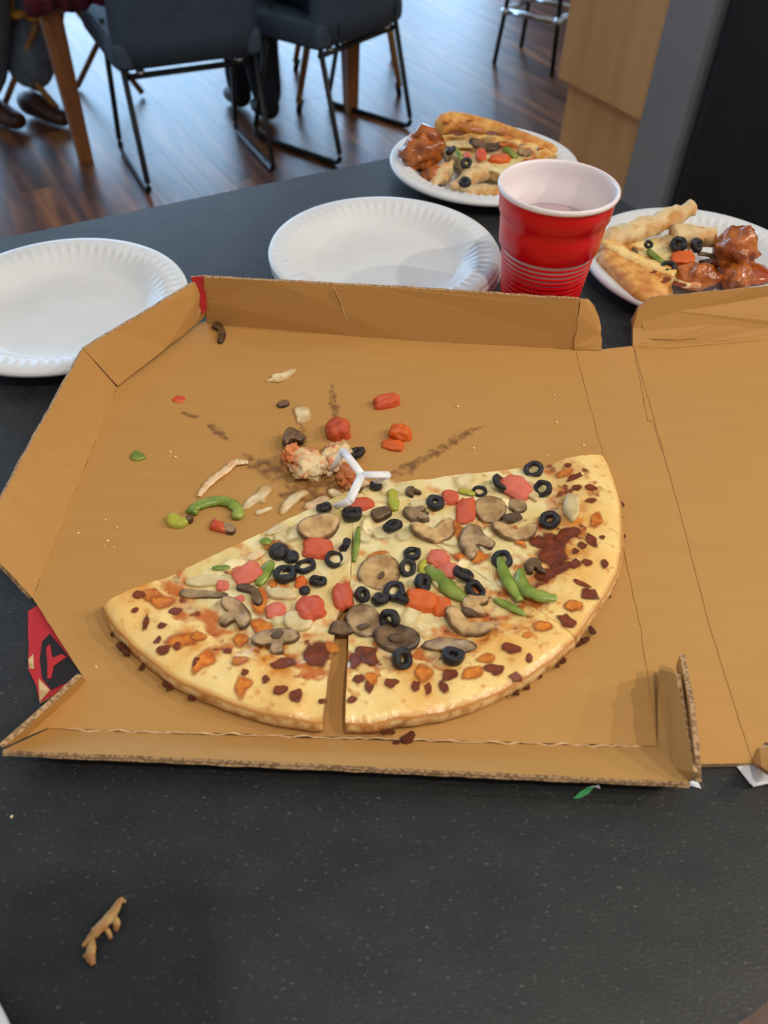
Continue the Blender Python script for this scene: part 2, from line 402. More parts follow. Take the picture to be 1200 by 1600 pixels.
def pillow_mesh(name, outline, th, bend=0.0, rough=.0, seed=0, rings=(1, .93, .75, .45, .15)):
    """flat piece from a 2D outline, rounded rim, attribute rim (1 at edge, 0 at centre)"""
    n = len(outline); cx = sum(p[0] for p in outline)/n; cy = sum(p[1] for p in outline)/n
    vs, fs, rim = [], [], []
    hs = [.35, .8, 1, 1.02, 1.0]
    def zz(x, y): return bend*(x*x) + nv((x*400+seed*9, y*400, seed), .35, rough)
    for ri, r in enumerate(rings):
        for (x, y) in outline:
            X, Y = cx+(x-cx)*r, cy+(y-cy)*r
            vs.append((X, Y, th*hs[ri]+zz(X, Y))); rim.append(r)
    for ri in range(len(rings)-1):
        for k in range(n):
            k2 = (k+1) % n; fs.append((ri*n+k, ri*n+k2, (ri+1)*n+k2, (ri+1)*n+k))
    base = (len(rings)-1)*n
    fs.append(tuple(base+k for k in range(n)))
    b0 = len(vs)
    for (x, y) in outline: vs.append((cx+(x-cx)*.96, cy+(y-cy)*.96, zz(x, y))); rim.append(1)
    for k in range(n):
        k2 = (k+1) % n; fs.append((b0+k, b0+k2, k2, k))
    fs.append(tuple(b0+k for k in reversed(range(n))))
    return mesh(name, vs, fs, True, None, {'rim': rim})
def smooth_loop(pts, n=4):
    """Catmull-Rom closed"""
    out = []; m = len(pts)
    for i in range(m):
        p0, p1, p2, p3 = [V((*pts[(i+k) % m], 0)) for k in (-1, 0, 1, 2)]
        for j in range(n):
            t = j/n
            q = .5*((2*p1)+(p2-p0)*t+(2*p0-5*p1+4*p2-p3)*t*t+(-p0+3*p1-3*p2+p3)*t**3)
            out.append((q.x, q.y))
    return out
def smooth_path(pts, n=5):
    pts = [V(p) for p in pts]; P4 = [pts[0]*2-pts[1]] + pts + [pts[-1]*2-pts[-2]]; out = []
    for i in range(1, len(P4)-2):
        p0, p1, p2, p3 = P4[i-1:i+3]
        for j in range(n):
            t = j/n; out.append(.5*((2*p1)+(p2-p0)*t+(2*p0-5*p1+4*p2-p3)*t*t+(-p0+3*p1-3*p2+p3)*t**3))
    out.append(pts[-1]); return out
def panel(name, pts, th, mats, parent=None, jit=.0004, step=.007, away=None):
    """cardboard panel: pts = visible face boundary (3D), thickness goes away from the camera side"""
    pts = [V(p) for p in pts]; n = V((0, 0, 0)); m = len(pts)
    for i in range(m):
        a, b = pts[i], pts[(i+1) % m]; n += V(((a.y-b.y)*(a.z+b.z), (a.z-b.z)*(a.x+b.x), (a.x-b.x)*(a.y+b.y)))
    n.normalize(); c = sum(pts, V((0, 0, 0)))/m
    ref = (CP if away is None else away) - c
    if n.dot(ref) < 0: pts.reverse(); n = -n
    loop = []
    for i in range(m):
        a, b = pts[i], pts[(i+1) % m]; k = max(1, int((b-a).length/step)); e = (b-a).normalized(); s = e.cross(n)
        for j in range(k):
            q = a.lerp(b, j/k)
            if j: q += s*random.uniform(-jit, jit)
            loop.append(q)
    N_ = len(loop)
    vs = loop + [q - n*th for q in loop]
    fs = [tuple(range(N_)), tuple(range(2*N_-1, N_-1, -1))]; fm = [0, 2 if len(mats) > 2 else 0]
    for i in range(N_):
        j = (i+1) % N_; fs.append((i, i+N_, j+N_, j)); fm.append(1)
    me = mesh(name, vs, fs, False, fm)
    return cobj(name, me, mats, parent)

# ------------------------------------------------------------------ room
GE = V((cos(R_(30)), sin(R_(30)), 0)); GN = V((-sin(R_(30)), cos(R_(30)), 0))
ROOM_RZ = R_(30)
FZ = -0.75
def G(e, n, z=0.0): return GE*e + GN*n + V((0, 0, z))
me = box_mesh('floor', -6, 11, -3, 9.4, -.05, -.004)
floor = mobj('floor', me, M['plank'], None, (0, 0, FZ), (0, 0, ROOM_RZ)); tag(floor, kind='structure')
pm = box_mesh('plank', -.0624, .0624, -.5995, .5995, -.006, 0, .0005, 1)
pm.materials.append(M['plank'])
cnt = 0
for i in range(-20, 34):
    off = (i*0.437) % 1.2
    for j in range(-2, 7):
        e = i*.125; n = j*1.2 + off
        p = G(e, n)
        if not (-3.3 < p.x < 2.1 and -.4 < p.y < 6.2): continue
        if p.y < 1.2 and not (p.x > .05 and p.x < .9 and p.y > -.3): continue
        if p.y < 3 and (p.x < -2.6 or p.x > 1.9): continue
        o = mobj('plank', pm, None, floor, (p.x, p.y, FZ), (0, 0, ROOM_RZ)); cnt += 1
print('planks', cnt)

# far wall with daylight windows (perpendicular to the planks)
WN = 9.0
wall = empty('wall_far', G(0, WN, FZ), rz=ROOM_RZ); tag(wall, kind='structure')
def wbox(name, e0, e1, z0, z1, m, par, d0=0.0, d1=.12):
    me = box_mesh(name, e0, e1, d0, d1, z0, z1); return mobj(name, me, m, par, G(0, WN, FZ), (0, 0, ROOM_RZ))
wbox('sill_wall', -6, 11, 0, .55, M['wall'], wall); wbox('head_wall', -6, 11, 3.1, 3.5, M['wall'], wall)
edges = [-5.2, -3.1, -1.0, 1.1, 3.2, 5.3, 6.6]
wbox('wall_pier', -6, -5.2, .55, 3.1, M['wall'], wall); wbox('wall_pier', 6.6, 11, .55, 3.1, M['wall'], wall)
for k in range(6):
    wn = empty('window_%d_offscreen' % (k+1), G((edges[k]+edges[k+1])/2, WN, FZ+.55), rz=ROOM_RZ); tag(wn, kind='structure')
    wbox('pane_offscreen', edges[k]+.07, edges[k+1]-.07, .6, 3.05, M['daylight'], wn, .05, .06)
    for (a, b, c, d) in ((edges[k], edges[k+1], .55, .61), (edges[k], edges[k+1], 3.04, 3.1), (edges[k], edges[k]+.08, .61, 3.04), (edges[k+1]-.08, edges[k+1], .61, 3.04)):
        wbox('frame_bar', a, b, c, d, M['window_frame'], wn, 0, .1)

# partition: maple panel over a recessed base, then a grey column
b0 = PX(862, 302, FZ); PD = V((.5, -.866, 0)); PN = V((-.866, -.5, 0))   # along, and toward the room
prot = math.atan2(PD.y, PD.x)
part = empty('maple_partition', (b0.x, b0.y, FZ), 'maple veneered counter end with overhanging upper panel beside the grey column', 'partition', rz=prot)
def pbox(name, a0, a1, d0, d1, z0, z1, m, par, bev=.004):
    me = box_mesh(name, a0, a1, -d1, -d0, z0, z1, bev); return mobj(name, me, m, par, (b0.x, b0.y, FZ), (0, 0, prot))
pbox('recessed_base', 0, .33, -.5, 0, 0, .36, M['maple'], part)
pbox('upper_panel', -.035, .33, -.5, .025, .335, 1.3, M['maple'], part)
pbox('corner_post', -.005, .02, -.02, .004, 0, .335, M['maple'], part)
trim = pbox('trim_1', .33, .47, -.5, .03, 0, 2.4, M['grey_paint'], None); tag(trim, kind='structure')

# booth
bo = empty('booth_bench', (b0 + PD*.9) + V((0, 0, 0)), 'black upholstered booth bench beside the grey column', 'booth', rz=prot)
pbox('backrest', .50, 1.75, -.35, .02, .0, 1.45, M['black_vinyl'], bo, .02)
pbox('top_rail', .50, 1.75, -.36, .035, 1.02, 1.10, M['black_vinyl'], bo, .02)

# bar behind the stool
barf = empty('bar_counter', G(4.2, 4.2, FZ), 'dark bar counter behind the chrome stool', 'counter', rz=ROOM_RZ)
def gbox(name, e0, e1, n0, n1, z0, z1, m, par, bev=.004):
    me = box_mesh(name, e0, e1, n0, n1, z0, z1, bev); return mobj(name, me, m, par, (0, 0, FZ), (0, 0, ROOM_RZ))
gbox('front', 3.35, 5.2, 3.95, 4.5, 0, 1.02, M['bar'], barf); gbox('top', 3.28, 5.25, 3.85, 4.6, 1.02, 1.06, M['maple'], barf)

# ------------------------------------------------------------------ near table
def rounded_poly(pts, rads, n=6):
    out = []
    m = len(pts)
    for i in range(m):
        a, b, c = V(pts[i-1]), V(pts[i]), V(pts[(i+1) % m]); r = rads[i]
        p = b+(a-b).normalized()*r; q = b+(c-b).normalized()*r
        for k in range(n+1):
            t = k/n; out.append(p*(1-t)**2+b*2*t*(1-t)+q*t*t)
    return out
tab = empty('dining_table', G(-.1, .4, FZ), 'black laminate table top carrying the open pizza box', 'table')
poly = rounded_poly([G(-.95, -.010), G(.642, -.010), G(.642, .820), G(-.95, .820)], [.05, .05, .04, .05])
bm = bmesh.new()
vs = [bm.verts.new((p.x, p.y, 0)) for p in poly]; f = bm.faces.new(vs)
r = bmesh.ops.extrude_face_region(bm, geom=[f]); 
for v in [g for g in r['geom'] if isinstance(g, bmesh.types.BMVert)]: v.co.z = -.032
bmesh.ops.recalc_face_normals(bm, faces=bm.faces[:])
bmesh.ops.bevel(bm, geom=[e for e in bm.edges if abs(e.verts[0].co.z) < 1e-6 and abs(e.verts[1].co.z) < 1e-6], offset=.002, segments=2, affect='EDGES')
me = bpy.data.meshes.new('table_top'); bm.to_mesh(me); bm.free()
mobj('table_top', me, M['table'], tab)
cc = G(-.15, .4)
for e in (-.6, .3):
    c = G(e, .4)
    cobj('pedestal', lathe_mesh('pedestal', [(.001, FZ+.03), (.24, FZ+.03), (.24, FZ), (.001, FZ)], 32), M['black_metal'], tab).location = (c.x, c.y, FZ+.015)
    tube('column', [(c.x, c.y, FZ+.02), (c.x, c.y, -.03)], .04, M['black_metal'], tab, 16)

# ------------------------------------------------------------------ pizza box
FLZ = .0045     # top of the box floor
bx = empty('pizza_box', PX(550, 850, 0), 'open brown corrugated cardboard pizza box with folded out walls and lid', 'box')
CW = [M['card_wall'], M['flute']]
CF = [M['card'], M['flute']]
fl = lambda u, v, z=FLZ: PX(u, v, z)
base = panel('base', [fl(183, 605), fl(262, 508), fl(325, 502), fl(897, 546), fl(940, 546), fl(992, 540), fl(1064, 790), fl(1116, 985), fl(1179, 1192), fl(1086, 1194), fl(1031, 1166), fl(75, 1138), fl(131, 1060), fl(51, 934)], .0035, CF, bx, jit=.0002)
spine = base
# spine back and front corner
WH = .046
# left wall, leaning outward; its front end is cut off slantwise
LW = panel('left_wall', [fl(183, 605), fl(51, 934), PX(-34, 842, .040), PX(0, 780, .041), PX(130, 545, .043)], .003, CW, bx)
CFp = panel('corner_flap', [fl(184, 603, .006), PX(131, 545, .043), PX(316, 434, .047), PX(322, 468, .03), PX(322, 494, .012)], .003, CW, bx)
BW = panel('back_wall', [fl(323, 506), fl(620, 531), fl(897, 546), PX(906, 468, .051), PX(620, 449, .0515), PX(318, 433, .052)], .003, CW, bx)
panel('torn_tab', [fl(897, 547, .005), fl(940, 547, .005), PX(938, 505, .026), PX(929, 477, .043), PX(920, 468, .048), PX(906, 468, .051)], .003, CW, bx, jit=.0009, step=.004)
pt_ = panel('printed_tab', [PX(298, 433, .051), PX(322, 431, .0515), PX(323, 484, .022), PX(316, 492, .018)], .002, [M['red_print'], M['flute']], bx)
# front wall: two layers, opened outwards
FWo = .020
fp = [(75, 1139), (300, 1147), (600, 1157), (1030, 1167)]
fo = [(4, 1172), (300, 1185), (600, 1199), (850, 1211), (1078, 1222)]
panel('front_wall', [fl(*p) for p in fp] + [PX(u, v, FWo) for u, v in reversed(fo)], .0016, CW, bx, jit=.0005)
panel('front_wall_outer_layer', [fl(u, v+3, .001) for u, v in fp] + [PX(u, v+4, FWo-.0028) for u, v in reversed(fo)], .0018, CW, bx, jit=.0005)
# torn crease along the front fold
pts = []
for i in range(90):
    t = i/89; a = PX(105, 1141, FLZ).lerp(PX(1005, 1168, FLZ), t)
    pts.append(a + V((0, nv((i*.9, 0, 0), .5, .0016), .0003+abs(nv((i*1.3, 3, 0), .5, .0016)))))
tube('torn_crease', pts, [.0004+.0006*abs(noise.noise(V((i*.4, 7, 1)))) for i in range(90)], M['card_crease'], base, 5)
# tabs at the ends of the front wall
panel('front_tab', [PX(1034, 1190, .006), PX(1027, 1166, .005), PX(1029, 1045, .012), PX(1056, 1053, .031), PX(1084, 1206, .029), PX(1080, 1220, .021)], .0025, CW, bx)
panel('front_tab_outer_layer', [PX(1056, 1040, .012), PX(1062, 1022, .030), PX(1078, 1100, .036), PX(1086, 1180, .033), PX(1088, 1222, .022), PX(1075, 1200, .006)], .0025, CW, bx)
panel('corner_tab', [fl(76, 1137), fl(134, 1063), PX(128, 1056, .014), PX(40, 1138, .022), PX(4, 1168, .0215)], .0028, CW, bx)
# printed flap folded under the cut corner
pf = panel('printed_flap', [PX(44, 955, .002), PX(60, 945, .002), PX(134, 1060, .002), PX(62, 1098, .002), PX(57, 1072, .002), PX(44, 1045, .002)], .0015, [M['red_print'], M['flute']], bx)
panel('print_mark', [PX(u, v, .0024) for u, v in ((66, 1002), (78, 990), (132, 1056), (112, 1064), (96, 1070), (80, 1078), (66, 1060), (62, 1030))], .0003, [M['black_print'], M['black_print']], pf, jit=0)
panel('print_mark', [PX(u, v, .0028) for u, v in ((72, 1012), (78, 1006), (82, 1028), (96, 1022), (104, 1026), (84, 1040), (80, 1060), (74, 1060), (74, 1036))], .0003, [M['red_print'], M['red_print']], pf, jit=0)
panel('print_mark', [PX(u, v, .0024) for u, v in ((44, 1030), (52, 1022), (53, 1045), (46, 1044))], .0003, [M['card_crease'], M['card_crease']], pf, jit=0)
panel('print_mark', [PX(u, v, .0024) for u, v in ((60, 1060), (78, 1078), (62, 1096))], .0003, [M['card_crease'], M['card_crease']], pf, jit=0)
# lid lying open to the right
lid = panel('lid', [fl(990, 540, .0049), PX(1060, 790, .0049), PX(1111, 985, .0049), PX(1176, 1190, .0049), PX(1195, 1160, .005), PX(1560, 1145, .012), PX(1420, 520, .012)], .0035, CF, bx, jit=.0002)
panel('lid_back_wall', [fl(989, 541, .005), PX(988, 500, .022), PX(998, 480, .035), PX(1022, 464, .043), PX(1200, 447, .048), PX(1420, 425, .052), PX(1425, 521, .012), PX(1200, 532, .006)], .003, CW, bx)
panel('lid_front_tab', [PX(1176, 1190, .006), PX(1186, 1168, .006), PX(1240, 1158, .008), PX(1260, 1200, .03), PX(1204, 1208, .02)], .0028, CW, bx)
# hinge score line and the wrinkles of the lid fold
def score(pp, m, rad=.0005, amp=.0006, parent=None, z=FLZ+.0002, nm='score_line'):
    rad *= .42
    q = []
    for (a, b) in zip(pp, pp[1:]):
        A, B = PX(*a, z), PX(*b, z); k = max(2, int((B-A).length/.004))
        for i in range(k): q.append(A.lerp(B, i/k)+V((nv((i*.7, a[0], 1), .6, amp), 0, 0)))
    q.append(PX(*pp[-1], z))
    return tube(nm, q, [rad*(.35+abs(noise.noise(V((i*.37, pp[0][0], 2)))*1.6)) for i in range(len(q))], m, parent, 5, 0, .5)
M['score'] = mat('score_fibre', (148, 106, 62), 0.8, (196, 152, 98), 90)
score([(991, 545), (1012, 655)], M['score'], .0009, parent=spine); score([(1022, 662), (1061, 790)], M['score'], .0006, parent=spine)
score([(1072, 800), (1112, 945)], M['score'], .0006, parent=spine); score([(1108, 950), (1112, 985), (1175, 1170)], M['score'], .0010, parent=spine)
score([(1010, 656), (1024, 660)], M['score'], .0012, parent=spine); score([(1108, 948), (1116, 952)], M['score'], .0012, parent=spine)
score([(900, 550), (952, 745), (1001, 980), (1028, 1160)], M['card_wall'], .0011, parent=base, nm='fold_ridge')
for pp, rr in (([(993, 524), (1020, 529), (1060, 530), (1090, 528)], .0018), ([(1000, 536), (1050, 540), (1100, 536), (1190, 530)], .0013)):
    score(pp, M['card_wall'], rr, .001, lid, z=.010, nm='wrinkle')
def dent(pp, m, rad, parent, wz):
    q = []
    for (u, v, z) in pp: q.append(PX(u, v, z))
    return tube('dent', smooth_path(q), rad, m, parent, 5, 0, .6)
d0, d1 = PX(521, 447, .0513), PX(553, 522, FLZ+.001)
tube('dent', smooth_path([d0.lerp(d1, t)+V((w_, -.0004, .0002)) for t, w_ in ((0, 0), (.3, .0005), (.55, -.0008), (.8, .0006), (.97, .0016))]), [.0003+.0007*sin(pi*min(1, .1+i/22)) for i in range(21)], M['card_crease'], BW, 6, 0, .5)

# grease stains soaked into the base
def stain(pts, widths, seed=0, z=FLZ+.0002):
    q = smooth_path([PX(u, v, z) for u, v in pts], 9); n = len(q); k = mpp(q[0]); vs, fs, rim = [], [], []
    for i, p in enumerate(q):
        t = (q[min(i+1, n-1)]-q[max(i-1, 0)]).normalized(); sd = V((t.y, -t.x, 0))
        f = i/(n-1)*(len(widths)-1); j = min(int(f), len(widths)-2); wd = (widths[j]+(widths[j+1]-widths[j])*(f-j))*k
        e = min(1, 4*min(i, n-1-i)/(n-1))
        wl = wd*(.35+.65*e)*(1+noise.noise(V((i*.45, seed, 0)))*.9); wr = wd*(.35+.65*e)*(1+noise.noise(V((i*.45, seed, 9)))*.9)
        for c, r_ in ((wl, 1), (wl*.5, .55), (0, .1), (-wr*.5, .55), (-wr, 1)):
            vs.append(p+sd*c+V((0, 0, .0002*(1-r_)))); rim.append(max(r_, 1-e))
    for i in range(n-1):
        for j in range(4): fs.append((i*5+j, i*5+j+1, (i+1)*5+j+1, (i+1)*5+j))
    me = mesh('grease_stain', vs, fs, True, None, {'rim': rim}); return cobj('grease_stain', me, M['grease'], base)
def mpp(p): return (p-CP).dot(FW)/F_PX         # metres per photo pixel at a point
stain([(282, 644), (296, 648), (312, 652)], [5, 7], 1)
stain([(324, 660), (338, 672), (358, 690)], [7, 9, 6], 2)
stain([(374, 702), (395, 722), (425, 735), (458, 748), (500, 762), (548, 762)], [6, 16, 22, 24, 34, 26], 3)
stain([(519, 597), (520, 622), (524, 645), (524, 668)], [5, 8, 6], 4)
stain([(596, 748), (630, 735), (665, 715), (700, 695), (730, 676), (760, 664)], [14, 16, 9, 12, 10, 6], 5)
stain([(430, 770), (470, 778), (520, 788)], [10, 16, 12], 6)
stain([(470, 660), (474, 680), (478, 700)], [4, 6, 5], 7)

# ------------------------------------------------------------------ pizza
PC = V((-.0203, .3806, 0)); PR_ = .1764
def ph(rho):
    """top height above the box floor"""
    h = .0072 + .0012*rho
    if rho > .77: h += .0048*sin(min(1, (rho-.77)/.13)*pi/2)
    if rho > .955: h -= .0026*((rho-.955)/.045)**2
    return h
def slice_mesh(name, C, R, a0, a1, nr=46, nt=46, seed=0, rmin=0.0, hs=1.0, z0=0.0, edge=.0016, close=0.0):
    vs, fs, rho_, sd = [], [], [], []
    def pt(i, j):
        s = i/(nr-1); t = j/(nt-1)
        rho = rmin + (1-rmin)*s
        k_ = min(1, max(0, (rho-.5)/.12)); a = a0 + (a1-a0 + close*(1-k_*k_*(3-2*k_)))*t
        Ra = R*(1+noise.noise(V((a*4, seed, 0)))*.012 + noise.noise(V((a*14, seed, 2)))*.005)
        r = rho*Ra
        x, y = C.x+r*cos(a), C.y+r*sin(a)
        wob = edge*noise.noise(V((rho*9, t*2+seed*3, 0)))
        x += -sin(a)*wob; y += cos(a)*wob
        h = ph(rho)*hs + noise.noise(V((x*70, y*70, seed)))*.0011 + noise.noise(V((x*190, y*190, seed)))*.0006
        if rho > .8: h += noise.noise(V((a*9, rho*3, seed+4)))*.0016
        return x, y, z0+max(.002, h), rho
    for i in range(nr):
        for j in range(nt):
            x, y, z, rho = pt(i, j); vs.append((x, y, z)); rho_.append(rho); sd.append(0)
    for i in range(nr-1):
        for j in range(nt-1):
            fs.append((i*nt+j, (i+1)*nt+j, (i+1)*nt+j+1, i*nt+j+1))
    # side wall loop
    loop = [i*nt for i in range(nr)] + [(nr-1)*nt+j for j in range(1, nt)] + [i*nt+nt-1 for i in range(nr-2, -1, -1)] + [j for j in range(nt-2, 0, -1)]
    prev = None; rows = []
    for lvl, (k, out) in enumerate(((1.0, 0), (.75, .0008), (.35, .001), (0, -.0006))):
        row = []
        for q in loop:
            x, y, z = vs[q]; d = V((x-C.x, y-C.y, 0)); rr = rho_[q]
            if d.length > 1e-6 and rr > .97: d.normalize()
            else: d = V((0, 0, 0))
            zz = z0 + .0002 + (z-z0)*k
            row.append(len(vs)); vs.append((x+d.x*out*2, y+d.y*out*2, zz)); rho_.append(rr); sd.append(0 if k == 1 else 1)
        rows.append(row)
    n = len(loop)
    for a, b in zip(rows, rows[1:]):
        for k in range(n):
            k2 = (k+1) % n; fs.append((a[k], b[k], b[k2], a[k2]))
    fs.append(tuple(reversed(rows[-1])))
    return mesh(name, vs, fs, True, None, {'rho': rho_, 'side': sd})
slices = []
for nm, a0, a1, sd, lab in (
        ('s', -142.5, -92.6, 1, 'single slice of vegetable pizza cut apart by a gap, white onion pieces near its crust'),
        ('s', -88.8, -42.2, 2, 'middle pizza slice with the crescent mushroom and dark mushroom, its straight cut facing the gap'),
        ('s', -42.2, 11.5, 3, 'pizza slice with long green pepper loop and white onion square by its crust')):
    am = R_((a0+a1)/2); 
    e = empty('pizza_slice', (PC.x+.09*cos(am), PC.y+.09*sin(am), FLZ), lab, 'pizza slice', 'pizza slices in the box')
    me = slice_mesh('slice_base', PC, PR_, R_(a0), R_(a1), seed=sd, z0=FLZ, rmin=.035, edge=.0012 if sd == 1 else .0004, close=R_(3.7) if sd == 1 else 0)
    if sd == 2:
        for v in me.vertices: v.co.z += .0000
    cobj('slice_base', me, M['pizza'], e)
    slices.append((R_(a0), R_(a1), e))
_bv, _bf = [], []
for a0_, a1_, e_ in slices:
    for ch in [c for c in COL.objects if c.parent == e_]:
        o0 = len(_bv); _bv += [ch.location + v.co for v in ch.data.vertices]; _bf += [tuple(o0+i for i in p.vertices) for p in ch.data.polygons]
BVH = BVHTree.FromPolygons(_bv, _bf)
def surf(x, y, dflt):
    h = BVH.ray_cast(V((x, y, .2)), V((0, 0, -1)))
    return h[0].z if h[0] is not None and h[0].z > FLZ+.003 else dflt
def onp(u, v, extra=0.0):
    d = ray(u, v).normalized(); h = BVH.ray_cast(CP, d)
    p = h[0] if h[0] is not None else PX(u, v, FLZ+.008)
    return p + V((0, 0, extra))
def drape(o, off=0.0, k=1.0):
    """let a flat piece follow the slice surface under it"""
    m = Matrix.LocRotScale(o.location, o.rotation_euler, o.scale); mi = m.inverted(); z0 = o.location.z
    for v in o.data.vertices:
        w_ = m @ v.co; zs = surf(w_.x, w_.y, z0); w_.z += (zs-z0)*k + off
        v.co = mi @ w_
    return o
def whose(p):
    a = math.atan2(p.y-PC.y, p.x-PC.x)
    best = min(slices, key=lambda s: 0 if s[0] <= a <= s[1] else min(abs(a-s[0]), abs(a-s[1])))
    return best[2]
def mpp(p):                                    # metres per photo pixel there
    return (p-CP).dot(FW)/F_PX

# olives
def olive_mesh(name, hole=.5, h=.6, seed=0):
    prof = []
    n = 10; ro = 1; ri = hole; rc = (ro+ri)/2; rw = (ro-ri)/2
    for k in range(n):
        a = 2*pi*k/n; c, s = cos(a), sin(a)
        prof.append((rc+rw*math.copysign(abs(c)**.7, c), h/2*math.copysign(abs(s)**.7, s)+h/2))
    return lathe_mesh(name, prof, 26, lambda i, t, r, z: (r*(1+.05*sin(2*t+seed)+.03*sin(5*t+seed)), z*(1+.1*sin(3*t+seed))), closed=True)
OM = [olive_mesh('olive_ring', .46, .7, 0), olive_mesh('olive_ring', .3, .9, 1), olive_mesh('olive_ring', .54, .55, 2)]
OC = lump_mesh('olive_end', 1, 1, .8, .08, 1.2, 3, 4)
for m_ in OM+[OC]: m_.materials.append(M['olive'])
def olive(u, v, rpx, kind=0, tilt=(0, 0), par='auto', lift=0.0, name=None, pos=None):
    p = onp(u, v) if pos is None else pos
    r = rpx*mpp(p)
    me = OC if kind == 9 else OM[kind]
    o = mobj('olive_end' if kind == 9 else 'olive_ring', me, None, whose(p) if par == 'auto' else par,
             (p.x, p.y, p.z-r*.2+lift + (r*.35 if kind == 9 else 0) + r*.7*sin(min(pi/2, math.hypot(*tilt)))), (tilt[0], tilt[1], random.uniform(0, 6)), (r, r, r))
    return o
T = R_
for a in [(436, 864, 17, 9), (455, 872, 13, 9), (447, 903, 20, 0, (T(18), T(-8))), (478, 888, 17, 2, (T(-12), T(10))), (497, 913, 14, 0, (T(8), T(25))),
          (476, 924, 9, 9), (521, 877, 16, 2, (T(-18), 0)), (544, 858, 12, 1, (T(20), T(62))), (550, 809, 16, 1, (T(-14), T(8))), (507, 798, 13, 0, (T(-25), T(10))),
          (586, 764, 10, 1, (T(20), T(10))), (615, 828, 16, 0, (T(28), T(12))), (645, 870, 15, 0, (T(20), T(0))), (634, 890, 15, 0, (T(34), T(14))),
          (655, 916, 16, 1, (T(44), T(20))), (618, 927, 18, 0, (T(10), T(10))), (627, 941, 13, 1, (T(36), T(0))), (596, 944, 15, 1, (T(-10), T(35))), (563, 932, 13, 1, (T(25), T(-40))),
          (612, 969, 17, 1, (T(62), 0)), (681, 790, 15, 1, (T(-10), T(8))), (749, 769, 12, 2, (T(-4), T(0))), (777, 762, 16, 0, (T(40), T(-24))), (834, 737, 15, 0, (T(-24), T(0))),
          (849, 768, 15, 0, (T(38), T(4))), (860, 817, 16, 1, (T(24), T(-16))), (721, 904, 17, 0, (T(34), T(6))), (740, 926, 17, 0, (T(20), T(8))), (786, 879, 17, 0, (T(18), T(20))),
          (624, 1033, 18, 1, (T(38), T(-14))), (706, 1031, 18, 1, (T(-14), T(10)))]:
    olive(*a)

# tomato chunks
TM = []
for k in range(4):
    me = lump_mesh('tomato_chunk', 1, .8, .7, .24, 1.3, 4, 10+k, 3.0); TM.append(me)
def with_mat(me, m):
    c = me.copy(); c.materials.clear(); c.materials.append(m); return c
TMM = {c: [with_mat(me, M[c]) for me in TM] for c in ('tomato', 'tomato_pink', 'tomato_orange')}
tcount = [0]
def tomato(u, v, rx, col='tomato', rz=0, ry=None, par='auto', pos=None, hz=None, name='tomato_chunk'):
    p = onp(u, v) if pos is None else pos
    k = mpp(p); tcount[0] += 1
    a = rx*k; b = (ry or rx)*k*1.25
    h = hz or min(a, b)*.55
    return mobj(name, TMM[col][tcount[0] % 4], None, whose(p) if par == 'auto' else par, (p.x, p.y, p.z+h*.35), (T(8), T(-6), T(rz)), (a, b/.8, h/.7))
for a in [(496, 861, 24, 'tomato', 0, 15), (486, 953, 22, 'tomato', 20, 17), (431, 957, 16, 'tomato_pink', 15, 11), (387, 899, 22, 'tomato_pink', 25, 14), (348, 917, 10, 'tomato_pink', 0, 8),
          (536, 934, 16, 'tomato', 10, 18), (564, 791, 20, 'tomato', 0, 10), (728, 801, 15, 'tomato', -10, 20), (703, 780, 13, 'tomato', 0, 11), (805, 765, 20, 'tomato_pink', 50, 20),
          (684, 875, 17, 'tomato_pink', -20, 12), (699, 893, 17, 'tomato_pink', -40, 12), (657, 941, 25, 'tomato_orange', -10, 15), (690, 950, 15, 'tomato_orange', 0, 14), (470, 912, 9, 'tomato_orange', 0, 9),
          (372, 938, 10, 'tomato_pink', 20, 5)]:
    tomato(*a)

# green pepper strips
def strip(pts, wpx, m, par='auto', lift=.0015, flat=.55, onbox=False, name='pepper_strip', zs=None, taper=True, wave=0.0):
    q = []
    for i, (u, v) in enumerate(pts):
        z = (zs[i] if zs else lift)
        q.append(PX(u, v, FLZ+z) if onbox else onp(u, v, z))
    q = smooth_path(q, 5); n = len(q); k = mpp(q[0])
    if wave: q = [p+V((0, 0, abs(nv((i*.8, wpx, 0), .6, wave)))) for i, p in enumerate(q)]
    rad = [wpx*.55*k*((.55+.45*min(1, 4*min(i, n-1-i)/(n-1))) if taper else 1)*(1+.4*noise.noise(V((i*.45, wpx, pts[0][0])))) for i in range(n)]
    me = sweep_mesh(name, q, rad, 10, flat)
    c = recenter(me)
    return mobj(name, me, m, whose(c) if par == 'auto' else par, c)
strip([(667, 889), (688, 908), (706, 926), (726, 938)], 24, M['pepper'])
strip([(779, 878), (786, 900), (797, 922), (812, 945)], 17, M['pepper'], lift=.004)
strip([(812, 898), (812, 915), (824, 932), (845, 940), (868, 943)], 19, M['pepper'], lift=.005)
strip([(772, 938), (796, 950), (821, 963)], 12, M['pepper'])
strip([(425, 880), (414, 898), (404, 917)], 18, M['pepper'])
strip([(408, 846), (416, 848), (424, 851)], 13, M['pepper'])
strip([(332, 890), (346, 889), (360, 889)], 9, M['pepper'])
strip([(561, 826), (557, 850), (553, 880)], 10, M['pepper'])
strip([(612, 768), (614, 784), (617, 800)], 16, M['pepper_yellow'])
strip([(716, 769), (728, 771), (742, 775)], 11, M['pepper_yellow'])
strip([(664, 876), (658, 890), (662, 900)], 10, M['pepper_yellow'])

